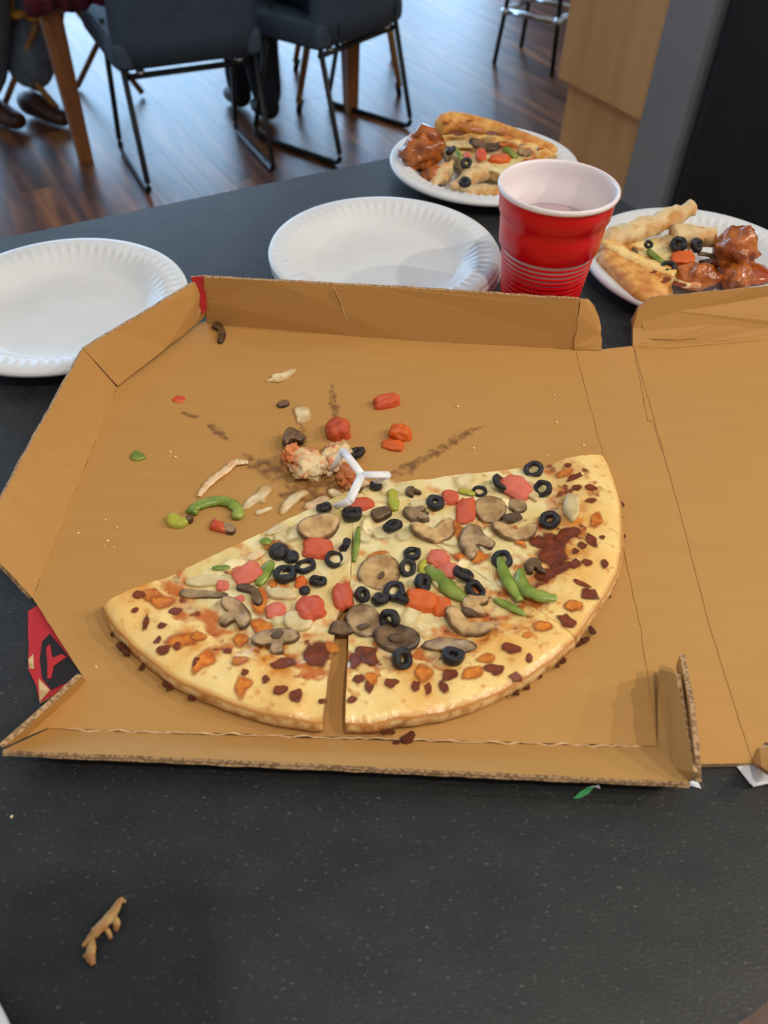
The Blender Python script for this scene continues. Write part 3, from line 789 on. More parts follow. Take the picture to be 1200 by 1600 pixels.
# mushrooms
def mo(kind):
    if kind == 'full':       # cap and stem seen in cut face
        return smooth_loop([(-1, .05), (-.85, .55), (-.35, .9), (.25, .92), (.8, .6), (1, .1), (.75, -.15), (.3, -.12), (.28, -.75), (-.02, -.9), (-.28, -.7), (-.25, -.1), (-.7, -.18)])
    if kind == 'round':
        return smooth_loop([(-1, 0), (-.8, .6), (-.2, .95), (.5, .85), (.95, .35), (.95, -.35), (.45, -.85), (-.2, -.9), (-.8, -.6)])
    if kind == 'crescent':
        return smooth_loop([(-1, .5), (-.95, -.1), (-.5, -.7), (.1, -.9), (.7, -.75), (1, -.2), (.9, .1), (.5, -.05), (.05, -.2), (-.35, .1), (-.6, .6)])
    if kind == 'hook':
        return smooth_loop([(-.9, .3), (-.6, .85), (0, .95), (.3, .5), (.95, .1), (.8, -.3), (.2, -.15), (-.1, -.2), (.1, -.6), (-.1, -.95), (-.5, -.7), (-.85, -.3)])
    return smooth_loop([(-1, -.5), (-1, .5), (-.3, .62), (1, .4), (1, -.4), (0, -.6)])
def mushroom(u, v, rx, ry, kind, m, rz=0, tilt=0, bend=0, th=.0026, par='auto', lift=0, pos=None, name='mushroom_slice'):
    p = onp(u, v, lift) if pos is None else pos
    k = mpp(p); sx = rx*k; sy = ry*k*1.35
    me = pillow_mesh(name, [(x*sx, y*sy) for x, y in mo(kind)], th, bend=bend*4, rough=.0012, seed=u)
    o = mobj(name, me, m, whose(p) if par == 'auto' else par, (p.x, p.y, p.z-.0005), (T(tilt), 0, T(rz)))
    # gill mark / stem eye as a sub-part
    return o
for a in [(497, 829, 34, 19, 'round', M['mush_tan'], 24, 10, 6, .006), (592, 897, 33, 29, 'round', M['mush_tan'], -20, 4, 0, .003), (568, 972, 26, 26, 'round', M['mush_grey'], 30, 0, 4),
          (534, 982, 12, 24, 'strip', M['mush_dark'], 88, 0, 0), (620, 999, 36, 21, 'round', M['mush_dark'], -6, 4, 4, .003), (596, 806, 15, 14, 'strip', M['mush_dark'], 30, 0, 0, .005),
          (676, 828, 33, 26, 'crescent', M['mush_tan'], 30, 4, 4, .004), (652, 806, 18, 18, 'hook', M['mush_grey'], 60, 0, 0, .005), (765, 798, 25, 22, 'round', M['mush_tan'], 0, 6, 5, .003),
          (808, 791, 15, 14, 'round', M['mush_grey'], 10, 0, 0), (803, 829, 35, 21, 'crescent', M['mush_tan'], 14, 6, 4, .004), (744, 851, 30, 30, 'hook', M['mush_grey'], -10, 0, 4, .004),
          (733, 975, 40, 22, 'crescent', M['mush_tan'], -16, 6, 4, .005), (744, 949, 24, 18, 'hook', M['mush_tan'], 40, 0, 0, .005),
          (318, 930, 34, 10, 'strip', M['mush_grey'], 0, 0, 0, .002), (390, 932, 27, 13, 'crescent', M['mush_dark'], 150, 0, 0, .004), (365, 965, 36, 20, 'full', M['mush_grey'], -50, 4, 4, .004),
          (432, 1007, 38, 20, 'full', M['mush_grey'], 10, 4, 4, .004), (645, 772, 14, 8, 'hook', M['mush_dark'], 0, 0, 0, .004), (836, 890, 20, 12, 'hook', M['mush_dark'], -40, 10, 0, .005)]:
    drape(mushroom(*a), .0, .6)
# mushroom eyes
EYE = lump_mesh('gill', 1, .6, .3, .2, 1.5, 2, 3); EYE.materials.append(M['mush_dark'])
for (u, v, r, rz) in ((596, 905, 8, 70), (568, 985, 10, 10), (620, 1003, 14, 0), (800, 815, 16, 8), (436, 998, 12, 20), (500, 824, 16, 25), (660, 812, 12, 40), (733, 962, 14, -16)):
    p = onp(u, v, .0038); k = mpp(p)*r
    mobj('mushroom_gill', EYE, None, whose(p), p, (0, 0, T(rz)), (k, k, k))

# onions and cheese puddles
def piece(u, v, rx, ry, m, rz=0, th=.002, name='onion_piece', par='auto', seed=0, pos=None, lift=0.0, k2=1.35, irr=.22):
    p = onp(u, v, lift) if pos is None else pos
    k = mpp(p); n = 9; rnd = random.Random(u*7+v+seed)
    out = smooth_loop([(cos(2*pi*i/n)*rx*k*(1+rnd.uniform(-irr, irr)), sin(2*pi*i/n)*ry*k*k2*(1+rnd.uniform(-irr, irr))) for i in range(n)], 3)
    me = pillow_mesh(name, out, th, rough=.0006, seed=v)
    return mobj(name, me, m, whose(p) if par == 'auto' else par, (p.x, p.y, p.z-.0006), (0, 0, T(rz)))
for a in [(892, 794, 13, 21, M['onion'], -8, .004), (465, 972, 22, 14, M['onion'], -30, .003), (440, 930, 24, 8, M['onion'], -10, .003), (330, 908, 36, 8, M['onion'], 10, .002), (706, 1010, 44, 12, M['mush_grey'], -6, .002),
          (650, 1005, 12, 8, M['onion'], 0), (436, 828, 20, 7, M['onion'], 30), (655, 790, 18, 6, M['onion'], 0), (400, 870, 16, 6, M['scrap'], 30), (760, 860, 12, 8, M['onion'], 0),
          (680, 905, 10, 18, M['onion'], 20), (830, 770, 9, 16, M['onion'], 10)]:
    drape(piece(*a), .0003)
rndm = random.Random(21)
for k in range(46):
    a = R_(rndm.uniform(-140, 8)); rr = PR_*rndm.uniform(.12, .74)
    if -92.5 < math.degrees(a) < -89: continue
    q = V((PC.x+rr*cos(a), PC.y+rr*sin(a), FLZ+ph(rr/PR_)+rndm.uniform(.0004, .0016)))
    o_ = piece(k*3+1, k*5, rndm.uniform(14, 34), rndm.uniform(8, 16), M['melt'] if k % 4 else M['orange_cheese'], rndm.uniform(0, 180), rndm.uniform(.0008, .0015), 'melted_cheese', whose(q), k, V((q.x, q.y, surf(q.x, q.y, q.z))), irr=.3)
    drape(o_, .0004)
# baked spots of cheese on the crust
def spot(u, v, rx, ry, rz=0, m='brown_cheese', th=.0014, par='auto'):
    return drape(piece(u, v, rx*1.1, ry*1.1, M[m], rz, th*.45, 'browned_cheese', par, 3, irr=.3), .0004)
Z5 = lambda x, y: (620+x/3.243, 700+y/3.243)
Z6 = lambda x, y: (520+x/2.727, 880+y/2.727)
Z3 = lambda x, y: (150+x/3.077, 820+y/3.077)
for x, y, rx, ry, rz, m in ((870, 92, 6, 4, 0, 'b'), (905, 150, 14, 5, 20, 'b'), (985, 205, 9, 6, -10, 'b'), (985, 270, 8, 4, 0, 'b'), (1010, 370, 9, 16, -30, 'o'), (985, 470, 8, 12, 20, 'b'), (965, 585, 8, 6, 0, 'b'),
                            (1055, 590, 5, 9, 0, 'b'), (985, 745, 14, 9, 15, 'b'), (900, 798, 17, 8, -10, 'o'), (935, 690, 16, 4, -30, 'b'), (850, 130, 16, 6, 15, 'o'), (940, 500, 6, 6, 0, 'b'), (905, 590, 10, 8, 0, 'b'),
                            (860, 880, 16, 10, -40, 'b'), (745, 905, 15, 8, 0, 'o'), (720, 480, 14, 10, 0, 'b'), (790, 540, 22, 18, 0, 'b'), (830, 610, 16, 12, 0, 'b'), (860, 440, 18, 12, 0, 'b'), (1040, 455, 4, 4, 0, 'b'), (905, 530, 6, 5, 0, 'b'), (800, 480, 22, 16, 0, 'b'), (910, 205, 8, 5, 0, 'b'), (760, 640, 18, 10, 0, 'b')):
    spot(*Z5(x, y), rx, ry, rz, 'brown_cheese' if m == 'b' else 'orange_cheese')
for x, y, rx, ry, rz, m in ((250, 512, 12, 8, 10, 'b'), (155, 528, 7, 11, 0, 'b'), (165, 490, 12, 12, 0, 'o'), (355, 528, 7, 9, 0, 'b'), (407, 535, 6, 9, 0, 'b'), (390, 470, 14, 14, 0, 'o'), (472, 530, 6, 11, 20, 'b'), (500, 480, 14, 9, 20, 'b'), (600, 470, 18, 11, 20, 'o'),
                            (692, 455, 16, 8, -10, 'b'), (780, 490, 10, 6, 10, 'b'), (838, 410, 6, 7, 0, 'b'), (900, 270, 17, 8, 0, 'o'), (760, 365, 16, 9, -20, 'b'), (82, 588, 8, 5, 0, 'b'), (1025, 182, 15, 9, -10, 'o'), (110, 495, 8, 7, 0, 'b'), (145, 395, 18, 14, 20, 'c'), (660, 410, 16, 8, 0, 'o'), (95, 420, 10, 14, 0, 'b'), (830, 310, 8, 5, 0, 'o'), (1095, 135, 14, 9, 20, 'b')):
    spot(*Z6(x, y), rx, ry, rz, {'b': 'brown_cheese', 'o': 'orange_cheese', 'c': 'char'}[m])
for x, y, rx, ry, rz, m in ((190, 415, 5, 5, 0, 'b'), (243, 475, 5, 13, 0, 'b'), (322, 490, 8, 5, 30, 'b'), (297, 560, 6, 6, 0, 'b'), (325, 602, 10, 7, 0, 'b'), (392, 588, 6, 6, 0, 'b'), (520, 655, 17, 20, -25, 'o'), (420, 560, 26, 14, 20, 'o'), (690, 655, 14, 8, 10, 'o'), (716, 712, 6, 5, 0, 'b'), (710, 772, 16, 14, 0, 'o'),
                            (816, 750, 6, 8, 0, 'b'), (885, 797, 12, 7, 20, 'b'), (962, 825, 13, 8, 35, 'b'), (1062, 640, 20, 22, 0, 'b'), (1088, 852, 8, 4, 0, 'b'), (272, 335, 18, 10, 0, 'o'), (320, 370, 22, 12, 0, 'o'), (635, 612, 7, 5, 0, 'b'), (905, 668, 22, 9, 20, 'b'), (215, 340, 10, 7, 20, 'b'), (385, 420, 10, 7, 0, 'b'), (480, 660, 6, 8, 0, 'b'), (500, 540, 14, 8, 0, 'o'), (700, 560, 14, 12, 0, 'o')):
    spot(*Z3(x, y), rx, ry, rz, {'b': 'brown_cheese', 'o': 'orange_cheese'}[m])
# baked drips along the outer crust foot
DR = [lump_mesh('baked_drip', 1, .7, .5, .5, 1.8, 2, 40+k) for k in range(4)]
for me in DR: me.materials.append(M['char'])
def drip(u, v, r, par='auto', z=.004, name='baked_drip'):
    p = PX(u, v, FLZ+z); k = mpp(p)*r
    return mobj(name, random.choice(DR), None, whose(p) if par == 'auto' else par, p, (0, 0, random.uniform(0, 6)), (k, k, k))
for a in [(190, 1010, 9), (197, 1018, 8), (262, 1068, 9), (265, 1075, 6), (300, 1090, 7), (178, 990, 6), (222, 1042, 6), (966, 790, 10), (966, 810, 9), (966, 835, 10), (963, 868, 10), (950, 920, 9), (948, 930, 7), (925, 985, 8), (915, 1000, 8), (905, 1005, 7),
          (880, 1032, 7), (870, 1038, 6), (842, 1056, 7), (820, 1070, 9), (805, 1080, 9), (790, 1085, 7), (750, 1100, 6), (706, 1113, 8), (603, 1140, 9), (612, 1144, 6)]:
    drip(*a)

# ------------------------------------------------------------------ loose scraps in the box (things of their own)
def scrap_tag(o, label, cat, group='loose scraps on the box floor'): return tag(o, label, cat, group)
bz = lambda u, v, z=0.0: PX(u, v, FLZ+z)
ZL = lambda x, y: (156+x/2.128, 453+y/2.128)
def traced(name, zp, th, m, label, cat, par=None, rough=.0009, lift=0.0, conv=ZL, bend=0):
    w_ = [PX(*conv(x, y), FLZ) for x, y in zp]; c = sum(w_, V((0, 0, 0)))/len(w_)
    me = pillow_mesh(name, smooth_loop([(p.x-c.x, p.y-c.y) for p in w_], 3), th, rough=rough, seed=zp[0][0], bend=bend)
    o = mobj(name, me, m, par, (c.x, c.y, FLZ-.0002+lift))
    if par is None: scrap_tag(o, label, cat)
    return o
M['onion_clear'] = rim_mat('translucent_onion', (232, 214, 172), (206, 178, 128), (196, 160, 104), .2, 120, a=.6)
M['cheese_pink'] = rim_mat('torn_cheese', (238, 214, 170), (228, 176, 120), (226, 176, 128), .35, 90, a=.8)
traced('mushroom_sliver', [(372, 128), (390, 112), (412, 128), (420, 155), (408, 180), (392, 178), (398, 158), (392, 138)], .004, M['mush_dark'], 'curled dark mushroom sliver in the box corner by the back wall', 'mushroom')
traced('onion_sliver', [(550, 308), (568, 300), (572, 285), (610, 275), (655, 263), (652, 278), (620, 298), (595, 310), (575, 308)], .0022, M['onion_clear'], 'pale onion sliver lying alone nearest the back wall', 'onion')
traced('mushroom_crumb', [(588, 385), (605, 372), (628, 372), (628, 386), (600, 395)], .003, M['mush_dark'], 'tiny dark mushroom crumb between two onion pieces', 'mushroom')
traced('onion_square', [(645, 395), (695, 390), (702, 435), (660, 447), (652, 425)], .0022, M['onion_clear'], 'small translucent onion square with red juice below it', 'onion')
o = tomato(0, 0, 21, 'tomato', 24, 9, None, bz(604, 632), .0055); scrap_tag(o, 'red tomato block lying alone on the bare cardboard', 'tomato')
o = tomato(0, 0, 19, 'tomato', 10, 15, None, bz(529, 677), .0085); scrap_tag(o, 'round red tomato chunk behind the white pizza saver', 'tomato')
o = tomato(0, 0, 17, 'tomato_orange', -15, 11, None, bz(625, 682), .007); scrap_tag(o, 'bright orange tomato cube beside a flatter one', 'tomato')
o = tomato(0, 0, 17, 'tomato_orange', -25, 8, None, bz(614, 698), .003); scrap_tag(o, 'low orange tomato flake in front of the orange cube', 'tomato')
o = olive(0, 0, 15, 0, (T(30), T(10)), None, .001, pos=bz(559, 716)); o.name = 'olive_slice'; scrap_tag(o, 'black olive ring leaning behind the pizza saver', 'olive')
traced('mushroom_scrap', [(608, 520), (628, 486), (660, 492), (684, 512), (672, 532), (640, 524), (620, 545)], .006, M['mush_dark'], 'dark mushroom scrap atop the cheese crumbs', 'mushroom', lift=.004)
me = lump_mesh('cheese_clump', 0.014, 0.012, 0.008, .5, 2.4, 4, 5); o = mobj('cheese_clump', me, M['scrap'], None, bz(480, 726, 0.005), (0, 0, 2.0)); scrap_tag(o, 'lumpy clump of cheese and sauce left at the eaten centre', 'cheese')
me = lump_mesh('sauce_crumb', 0.008, 0.008, 0.007, .5, 2.4, 4, 6); o = mobj('sauce_crumb', me, M['orange_cheese_solid'], None, bz(459, 712, 0.007), (0, 0, 2.4000000000000004)); scrap_tag(o, 'orange sauce crumb stuck to the cheese clump', 'cheese')
traced('cheese_flap', [(684, 620), (712, 606), (736, 612), (730, 634), (700, 640)], .004, M['onion_clear'], 'pale cheese flap in front of the cheese clump', 'cheese', rough=.002)
o = strip([(311, 776), (320, 763), (336, 748), (356, 733), (366, 724), (378, 723), (388, 723)], 13, M['cheese_pink2'], None, .0016, .35, True, 'cheese_strip', wave=.002); scrap_tag(o, 'long torn cheese strip above the curved green pepper', 'cheese')
o = strip([(299, 802), (306, 792), (324, 785), (345, 782), (362, 787), (372, 797), (370, 810)], 17, M['pepper'], None, .0026, .6, True, 'pepper_curl', taper=False); scrap_tag(o, 'curved green pepper strip lying loose on the cardboard', 'pepper')
traced('onion_shred', [(470, 735), (480, 710), (510, 685), (545, 655), (572, 655), (572, 675), (555, 690), (548, 712), (525, 710), (495, 730)], .0024, M['onion_clear'], 'glossy onion shred beside the curved pepper tip', 'onion', rough=.002)
traced('onion_bit', [(516, 740), (540, 735), (570, 722), (577, 728), (545, 748), (520, 752)], .002, M['onion_clear'], 'tiny white onion bit below the onion shred', 'onion')
traced('onion_curl', [(597, 748), (605, 720), (630, 690), (665, 668), (690, 668), (695, 680), (670, 700), (640, 728), (612, 748)], .003, M['onion_clear'], 'translucent onion curl next to the grease puddle', 'onion', rough=.002)
o = traced('yellow_pepper_bit', [(222, 775), (232, 755), (255, 755), (275, 768), (295, 770), (295, 782), (270, 795), (235, 792)], .005, M['pepper_yellow'], 'yellow green pepper bit with a dark tip', 'pepper')
traced('dark_tip', [(288, 768), (312, 762), (308, 775), (290, 780)], .005, M['mush_dark'], None, None, o)
o = traced('tomato_skin', [(368, 785), (385, 765), (392, 780), (425, 785), (432, 800), (420, 812), (385, 805), (366, 798)], .004, M['tomato'], 'folded red tomato skin scrap beside the yellow pepper bit', 'tomato', rough=.002)
traced('mushroom_tip', [(412, 786), (452, 788), (446, 815), (418, 812)], .004, M['mush_grey'], None, None, o)
traced('pepper_flake', [(102, 555), (120, 538), (140, 545), (155, 560), (130, 570), (108, 568)], .0024, M['pepper'], 'tiny green pepper flake alone near the left wall', 'pepper')
traced('tomato_flake', [(240, 365), (262, 352), (285, 360), (275, 375), (250, 375)], .0012, M['tomato'], 'tiny red tomato flake at the end of the grease streak', 'tomato')
me = lump_mesh('cheese_scrap', 0.009, 0.016, 0.006, .5, 2.4, 4, 7); o = mobj('cheese_scrap', me, M['scrap'], None, bz(522, 716, 0.004), (0, 0, 2.8000000000000003)); scrap_tag(o, 'torn cheese scrap under the pizza saver', 'cheese')
me = lump_mesh('sauce_scrap', 0.008, 0.01, 0.007, .5, 2.4, 4, 8); o = mobj('sauce_scrap', me, M['orange_cheese_solid'], None, bz(545, 745, 0.005), (0, 0, 3.2)); scrap_tag(o, 'orange saucy scrap between the pizza saver legs', 'cheese')
traced('crust_scrap', [(680, 735), (690, 715), (730, 695), (768, 700), (750, 720), (715, 740)], .004, M['cheese_pink'], 'pale cheese scrap touching the cut slice tip', 'cheese', rough=.003)
traced('onion_strip', [(756, 676), (780, 668), (812, 685), (805, 700), (775, 696)], .003, M['onion_clear'], 'grey onion strip beside the leg of the pizza saver', 'onion')
traced('cheese_shred', [(830, 640), (870, 636), (900, 650), (880, 672), (840, 680), (815, 668)], .005, M['cheese_pink'], 'saucy cheese shred in front of the pizza saver', 'cheese', rough=.003)
o = drip(638, 1153, 12, None, .002, 'burnt_crumb'); scrap_tag(o, 'dark burnt crumb clump by the front fold', 'crumb')
o = drip(620, 1160, 6, None, .002, 'burnt_crumb'); scrap_tag(o, 'smaller dark burnt crumb beside the burnt clump', 'crumb')
CR = lump_mesh('bread_crumb', 1, .8, .6, .4, 1.8, 1, 77); CR.materials.append(mat('crumb', (240, 218, 174), .6))
rnd = random.Random(3)
for (u, v) in ((165, 812), (183, 824), (122, 833), (163, 852), (178, 855), (168, 845), (274, 714), (266, 706), (150, 1042), (166, 950), (870, 660), (912, 696), (866, 617), (715, 635), (740, 700), (640, 1010), (855, 712)):
    p = bz(u, v, .0005); k = mpp(p)*rnd.uniform(1.6, 3.2)
    o = mobj('bread_crumb', CR, None, None, p, (0, 0, rnd.uniform(0, 6)), (k, k, k)); tag(o, 'tiny pale bread crumb on the box floor', 'crumb', 'bread crumbs on the box floor')

# pizza saver: three-legged white table
sv = empty('pizza_saver', bz(545, 775), 'white plastic three-legged pizza saver standing among the scraps', 'pizza saver')
SH = .024
hub = PX(565, 742, FLZ+SH)
ends = [PX(537, 705, FLZ+SH), PX(606, 742, FLZ+SH), PX(546, 783, FLZ+SH)]
feet = [PX(514, 740, FLZ), PX(575, 762, FLZ), PX(517, 794, FLZ)]
for k, e in enumerate(ends):
    tube('arm', [hub, hub.lerp(e, .5), e], .0030, M['white_plastic'], sv, 10, 0, .6)
    tube('leg', [e, e.lerp(feet[k], .5), feet[k]], [.0026, .0022, .0016], M['white_plastic'], sv, 10)

# ------------------------------------------------------------------ plates
def plate_mesh(R=.106, seg=384, flutes=64):
    k = R/.106
    prof = [(.0005, .0025), (.045, .0025), (.064, .0030), (.069, .0045), (.076, .0095), (.083, .0140), (.0875, .0163), (.0895, .0168), (.0940, .0176), (.0985, .0182), (.1025, .0182), (.1050, .0172), (.1060, .0150), (.1057, .0128), (.1040, .0128), (.1000, .0150), (.0880, .0135), (.0760, .0068), (.0690, .0010), (.064, .0), (.045, 0), (.0005, 0)]
    def mod(i, t, r, z):
        if 4 <= i <= 8:
            wv = (.5+.5*cos(flutes*t))**2.5
            a = (.0, .0004, .0013, .0013, .0004)[i-4]
            z += a*wv; r -= a*.4*wv
        return r*k, z
    return lathe_mesh('foam_plate', prof, seg, mod)
PM = plate_mesh(); PM.materials.append(M['foam'])
def plate(x, y, z, rz, label, group, tilt=(0, 0)):
    o = mobj('foam_plate', PM, None, None, (x, y, z), (tilt[0], tilt[1], rz)); return tag(o, label, 'plate', group)
plate(-.2795, .5925, .0003, .3, 'empty white foam plate partly hidden behind the box corner', 'foam plates')
for k, nm in enumerate(('bottom', 'second', 'third', 'top')):
    plate(-.0072+(.0030, .0012, .0022, 0)[k], .6775-(.000, .0005, .0005, 0)[k], .0003+.0031*k, k*.13, nm + ' plate of the white foam plate stack behind the box', 'stacked foam plates')
plate(.0998, .9015, .0003, .1, 'white foam plate with pizza and a glazed wing behind the red cup', 'foam plates')
plate(.2870, .6930, .0003, .5, 'white foam plate with pizza crust, breadsticks and wings beside the red cup', 'foam plates')
c = PX(6, 1596, .017) + V((-.078, -.070, 0))
plate(c.x, c.y, .0003, .2, 'white foam plate whose rim just shows at the near table corner', 'foam plates')

# ------------------------------------------------------------------ cup
cup = empty('party_cup', (.1276, .6111, 0), 'red plastic party cup with white inside and clear drink', 'cup')
def cr(z): return .0315 + (.0445-.0315)*z/.118
prof = [(.001, .004), (.026, .004), (.0285, 0), (.0312, 0), (.0318, .002), (cr(.018), .018), (cr(.020)-.0010, .0195), (cr(.03)-.0010, .030)]
for k in range(9):
    z = .032+.0042*k; prof += [(cr(z)-.0008, z), (cr(z)-.0008, z+.0014), (cr(z)-.00105, z+.0021), (cr(z)-.00105, z+.0034)]
prof += [(cr(.071)-.0008, .071), (cr(.0725)+.0012, .0725), (cr(.09)+.0006, .090), (cr(.0985)+.0004, .0985), (cr(.0995)+.0018, .0995), (cr(.112)+.0012, .112), (.0452, .1165)]
mobj('cup_body', lathe_mesh('cup_body', prof, 72), M['cup_red'], cup, (.1276, .6111, 0))
prof = [(.0452, .1165), (.0468, .1162), (.0474, .1178), (.0472, .1195), (.0462, .1204), (.0450, .1200), (.0441, .1180), (.0436, .112), (.0426, .0995), (.0414, .0985), (.040, .085), (.030, .010), (.001, .009)]
mobj('cup_lining', lathe_mesh('cup_lining', prof, 72), M['cup_white'], cup, (.1276, .6111, 0))
prof = [(.001, .0855), (.0385, .0855), (.0402, .0862), (.0398, .0845), (.031, .012), (.001, .011)]
o = mobj('drink', lathe_mesh('drink', prof, 64), M['drink'], cup, (.1276, .6111, 0))

# ------------------------------------------------------------------ food on the far plate
def food_slice(label, A, B, depth, z, seed, group=None, hs=1.0, tilt=0):
    """pizza slice whose crust runs A->B and whose tip points to -depth side"""
    A = V(A); B = V(B); mid = (A+B)/2; d = (B-A); L = d.length; d.normalize(); nrm = V((d.y, -d.x, 0))
    C = mid + nrm*depth
    a0 = math.atan2(A.y-C.y, A.x-C.x); a1 = math.atan2(B.y-C.y, B.x-C.x)
    if a1 < a0: a0, a1 = a1, a0
    if a1-a0 > pi: a0, a1 = a1, a0+2*pi
    Rr = math.hypot(A.x-C.x, A.y-C.y)
    e = empty('pizza_slice', (mid.x, mid.y, z), label, 'pizza slice', group)
    me = slice_mesh('slice_base', V((C.x, C.y, 0)), Rr, a0, a1, 36, 36, seed, .25, hs, z, .003)
    o = cobj('slice_base', me, M['pizza'], e)
    return e
pz = .0045
f1 = food_slice('half eaten pizza slice with mushrooms on the far plate, crust at its back', PX(684, 212, pz+.02), PX(868, 250, pz+.012), .085, pz+.004, 11, None, 1.35)
# raised crust roll at the back
q = [PX(u, v, z) for u, v, z in ((686, 200, .028), (705, 192, .030), (740, 197, .028), (775, 205, .026), (810, 217, .024), (845, 228, .021), (868, 238, .018))]
crp = tube('crust_roll', smooth_path(q), [.008, .011, .012, .0125, .012, .0125, .012, .012, .012, .0115, .0115, .011, .011, .011, .0105, .0105, .010, .010, .010, .0095, .009, .009, .0085, .008, .0075, .007, .007, .007, .007, .006, .005][:len(smooth_path(q))], M['golden'], f1, 14)
for (u, v, rx, ry, z) in ((700, 190, 10, 7, .041), (722, 196, 12, 8, .040), (745, 203, 14, 8, .040), (770, 210, 12, 8, .038), (795, 216, 12, 8, .036), (820, 222, 8, 5, .034), (735, 188, 7, 5, .041), (785, 205, 7, 4, .038), (715, 210, 14, 7, .036), (790, 226, 16, 7, .030), (845, 232, 7, 4, .031)):
    piece(u, v, rx, ry, M[random.choice(['brown_cheese', 'orange_cheese'])], random.uniform(-20, 20), .0016, 'browned_cheese', f1, 2, PX(u, v, z-.004))
mushroom(0, 0, 24, 14, 'crescent', M['mush_dark'], -5, 14, 0, .004, f1, pos=PX(757, 226, .026))
mushroom(0, 0, 14, 9, 'round', M['mush_grey'], 0, 10, 0, .004, f1, pos=PX(822, 240, .020))
tomato(0, 0, 8, 'tomato', 0, 11, f1, PX(752, 243, .024)); tomato(0, 0, 7, 'tomato_pink', 0, 8, f1, PX(729, 246, .022)); tomato(0, 0, 16, 'tomato_orange', 0, 8, f1, PX(780, 250, .020))
olive(0, 0, 9, 1, (T(30), T(20)), f1, pos=PX(706, 241, .026)); olive(0, 0, 9, 1, (T(50), 0), f1, pos=PX(727, 259, .024)); olive(0, 0, 8, 1, (T(50), 0), f1, pos=PX(840, 244, .018))
def strip3(pts, wpx, m, par, flat=.6, name='pepper_strip'):
    q = smooth_path([PX(*p) for p in pts]); k = mpp(q[0]); return tube(name, q, wpx*.5*k, m, par, 8, 0, flat)
strip3([(712, 232, .026), (719, 245, .024), (724, 255, .022)], 9, M['pepper'], f1); strip3([(790, 232, .024), (800, 240, .022), (806, 246, .02)], 12, M['pepper'], f1)
piece(0, 0, 30, 14, M['scrap'], 0, .004, 'melted_cheese', f1, pos=PX(770, 262, .014)); piece(0, 0, 26, 10, M['onion'], 0, .003, 'melted_cheese', f1, pos=PX(720, 226, .024))
def bread(name, pts, rads, label, m='bread', group=None, seg=12, flat=.75):
    q = smooth_path([PX(*p) for p in pts], 5); k = mpp(q[0]); n = len(q)
    rr = []
    for i in range(n):
        t = i/(n-1)*(len(rads)-1); j = min(int(t), len(rads)-2); rr.append((rads[j]+(rads[j+1]-rads[j])*(t-j))*k*(1+.12*noise.noise(V((i*.6, pts[0][0], 0)))))
    me = sweep_mesh(name, q, rr, seg, flat)
    for v in me.vertices: v.co += V((nv(v.co, 110, .004), nv(v.co+V((3, 1, 0)), 110, .004), nv(v.co+V((0, 4, 2)), 110, .004)))
    c = recenter(me); o = mobj(name, me, M[m], None, c)
    return tag(o, label, 'bread', group)
o = bread('breadstick', [(705, 292, .012), (728, 282, .016), (748, 270, .020), (758, 262, .022)], [5, 16, 17, 10], 'torn breadstick piece with a dark olive bit on the far plate'); 
olive(0, 0, 10, 1, (T(20), 0), o, pos=PX(727, 289, .024))
o = bread('breadstick', [(708, 302, .010), (740, 301, .012), (785, 300, .012)], [6, 15, 15, 11], 'long pale breadstick lying along the near rim of the far plate')
o = bread('bread_wedge', [(675, 290, .010), (690, 272, .014), (704, 256, .018)], [4, 16, 13, 6], 'small orange tinged bread wedge next to the glazed wing')
def wing(name, u, v, z, s, seed, label, group):
    p = PX(u, v, z); 
    me = lump_mesh(name, s[0], s[1], s[2], .38, 1.7, 4, seed); o = mobj(name, me, M['wing'], None, p, (0, 0, seed)); return tag(o, label, 'chicken', group)
w1 = wing('chicken_wing', 660, 238, .026, (.023, .019, .020), 3.3, 'brown glazed chicken wing at the edge of the far plate', 'glazed wings')
tube('wing_tip', [PX(648, 215, .04), PX(660, 204, .046), PX(676, 212, .044), PX(688, 222, .036)], [.004, .008, .008, .006], M['wing'], w1, 10)
w2 = wing('chicken_bite', 676, 274, .012, (.014, .012, .010), 8.2, 'small glazed chicken bite between wing and bread wedge', 'glazed wings')

# ------------------------------------------------------------------ food on the plate by the cup
f2 = food_slice('pizza slice with wide golden crust on the plate beside the cup', PX(936, 395, pz+.012), PX(1046, 450, pz+.010), -.085, pz+.009, 21, None, 1.2)
wc = [PX(u, v, .020) for u, v in ((932, 400), (944, 386), (966, 384), (990, 396), (1004, 414), (1030, 434), (1052, 450), (1044, 462), (1012, 470), (985, 458), (955, 430), (936, 410))]
cc_ = sum(wc, V((0, 0, 0)))/len(wc)
mobj('crust_edge', pillow_mesh('crust_edge', smooth_loop([(p.x-cc_.x, p.y-cc_.y) for p in wc], 3), .012, rough=.0015, seed=5, rings=(1, .9, .7, .42, .15)), M['golden'], f2, (cc_.x, cc_.y, .0145))
for (u, v, rx, ry) in ((1004, 410, 10, 5), (1018, 425, 9, 5), (1028, 432, 8, 5), (972, 395, 9, 7), (1040, 438, 12, 6), (1062, 446, 14, 6)):
    piece(0, 0, rx, ry, M[random.choice(['brown_cheese', 'orange_cheese'])], random.uniform(-30, 30), .0016, 'browned_cheese', f2, u, PX(u, v, .026))
olive(0, 0, 12, 0, (T(22), 0), f2, pos=PX(1043, 421, .026)); olive(0, 0, 8, 0, (T(30), T(20)), f2, pos=PX(1100, 413, .024)); olive(0, 0, 7, 1, (T(30), T(20)), f2, pos=PX(1012, 385, .028))
olive(0, 0, 13, 1, (T(40), 0), f2, pos=PX(1060, 388, .026)); olive(0, 0, 12, 1, (T(50), 0), f2, pos=PX(1082, 389, .026))
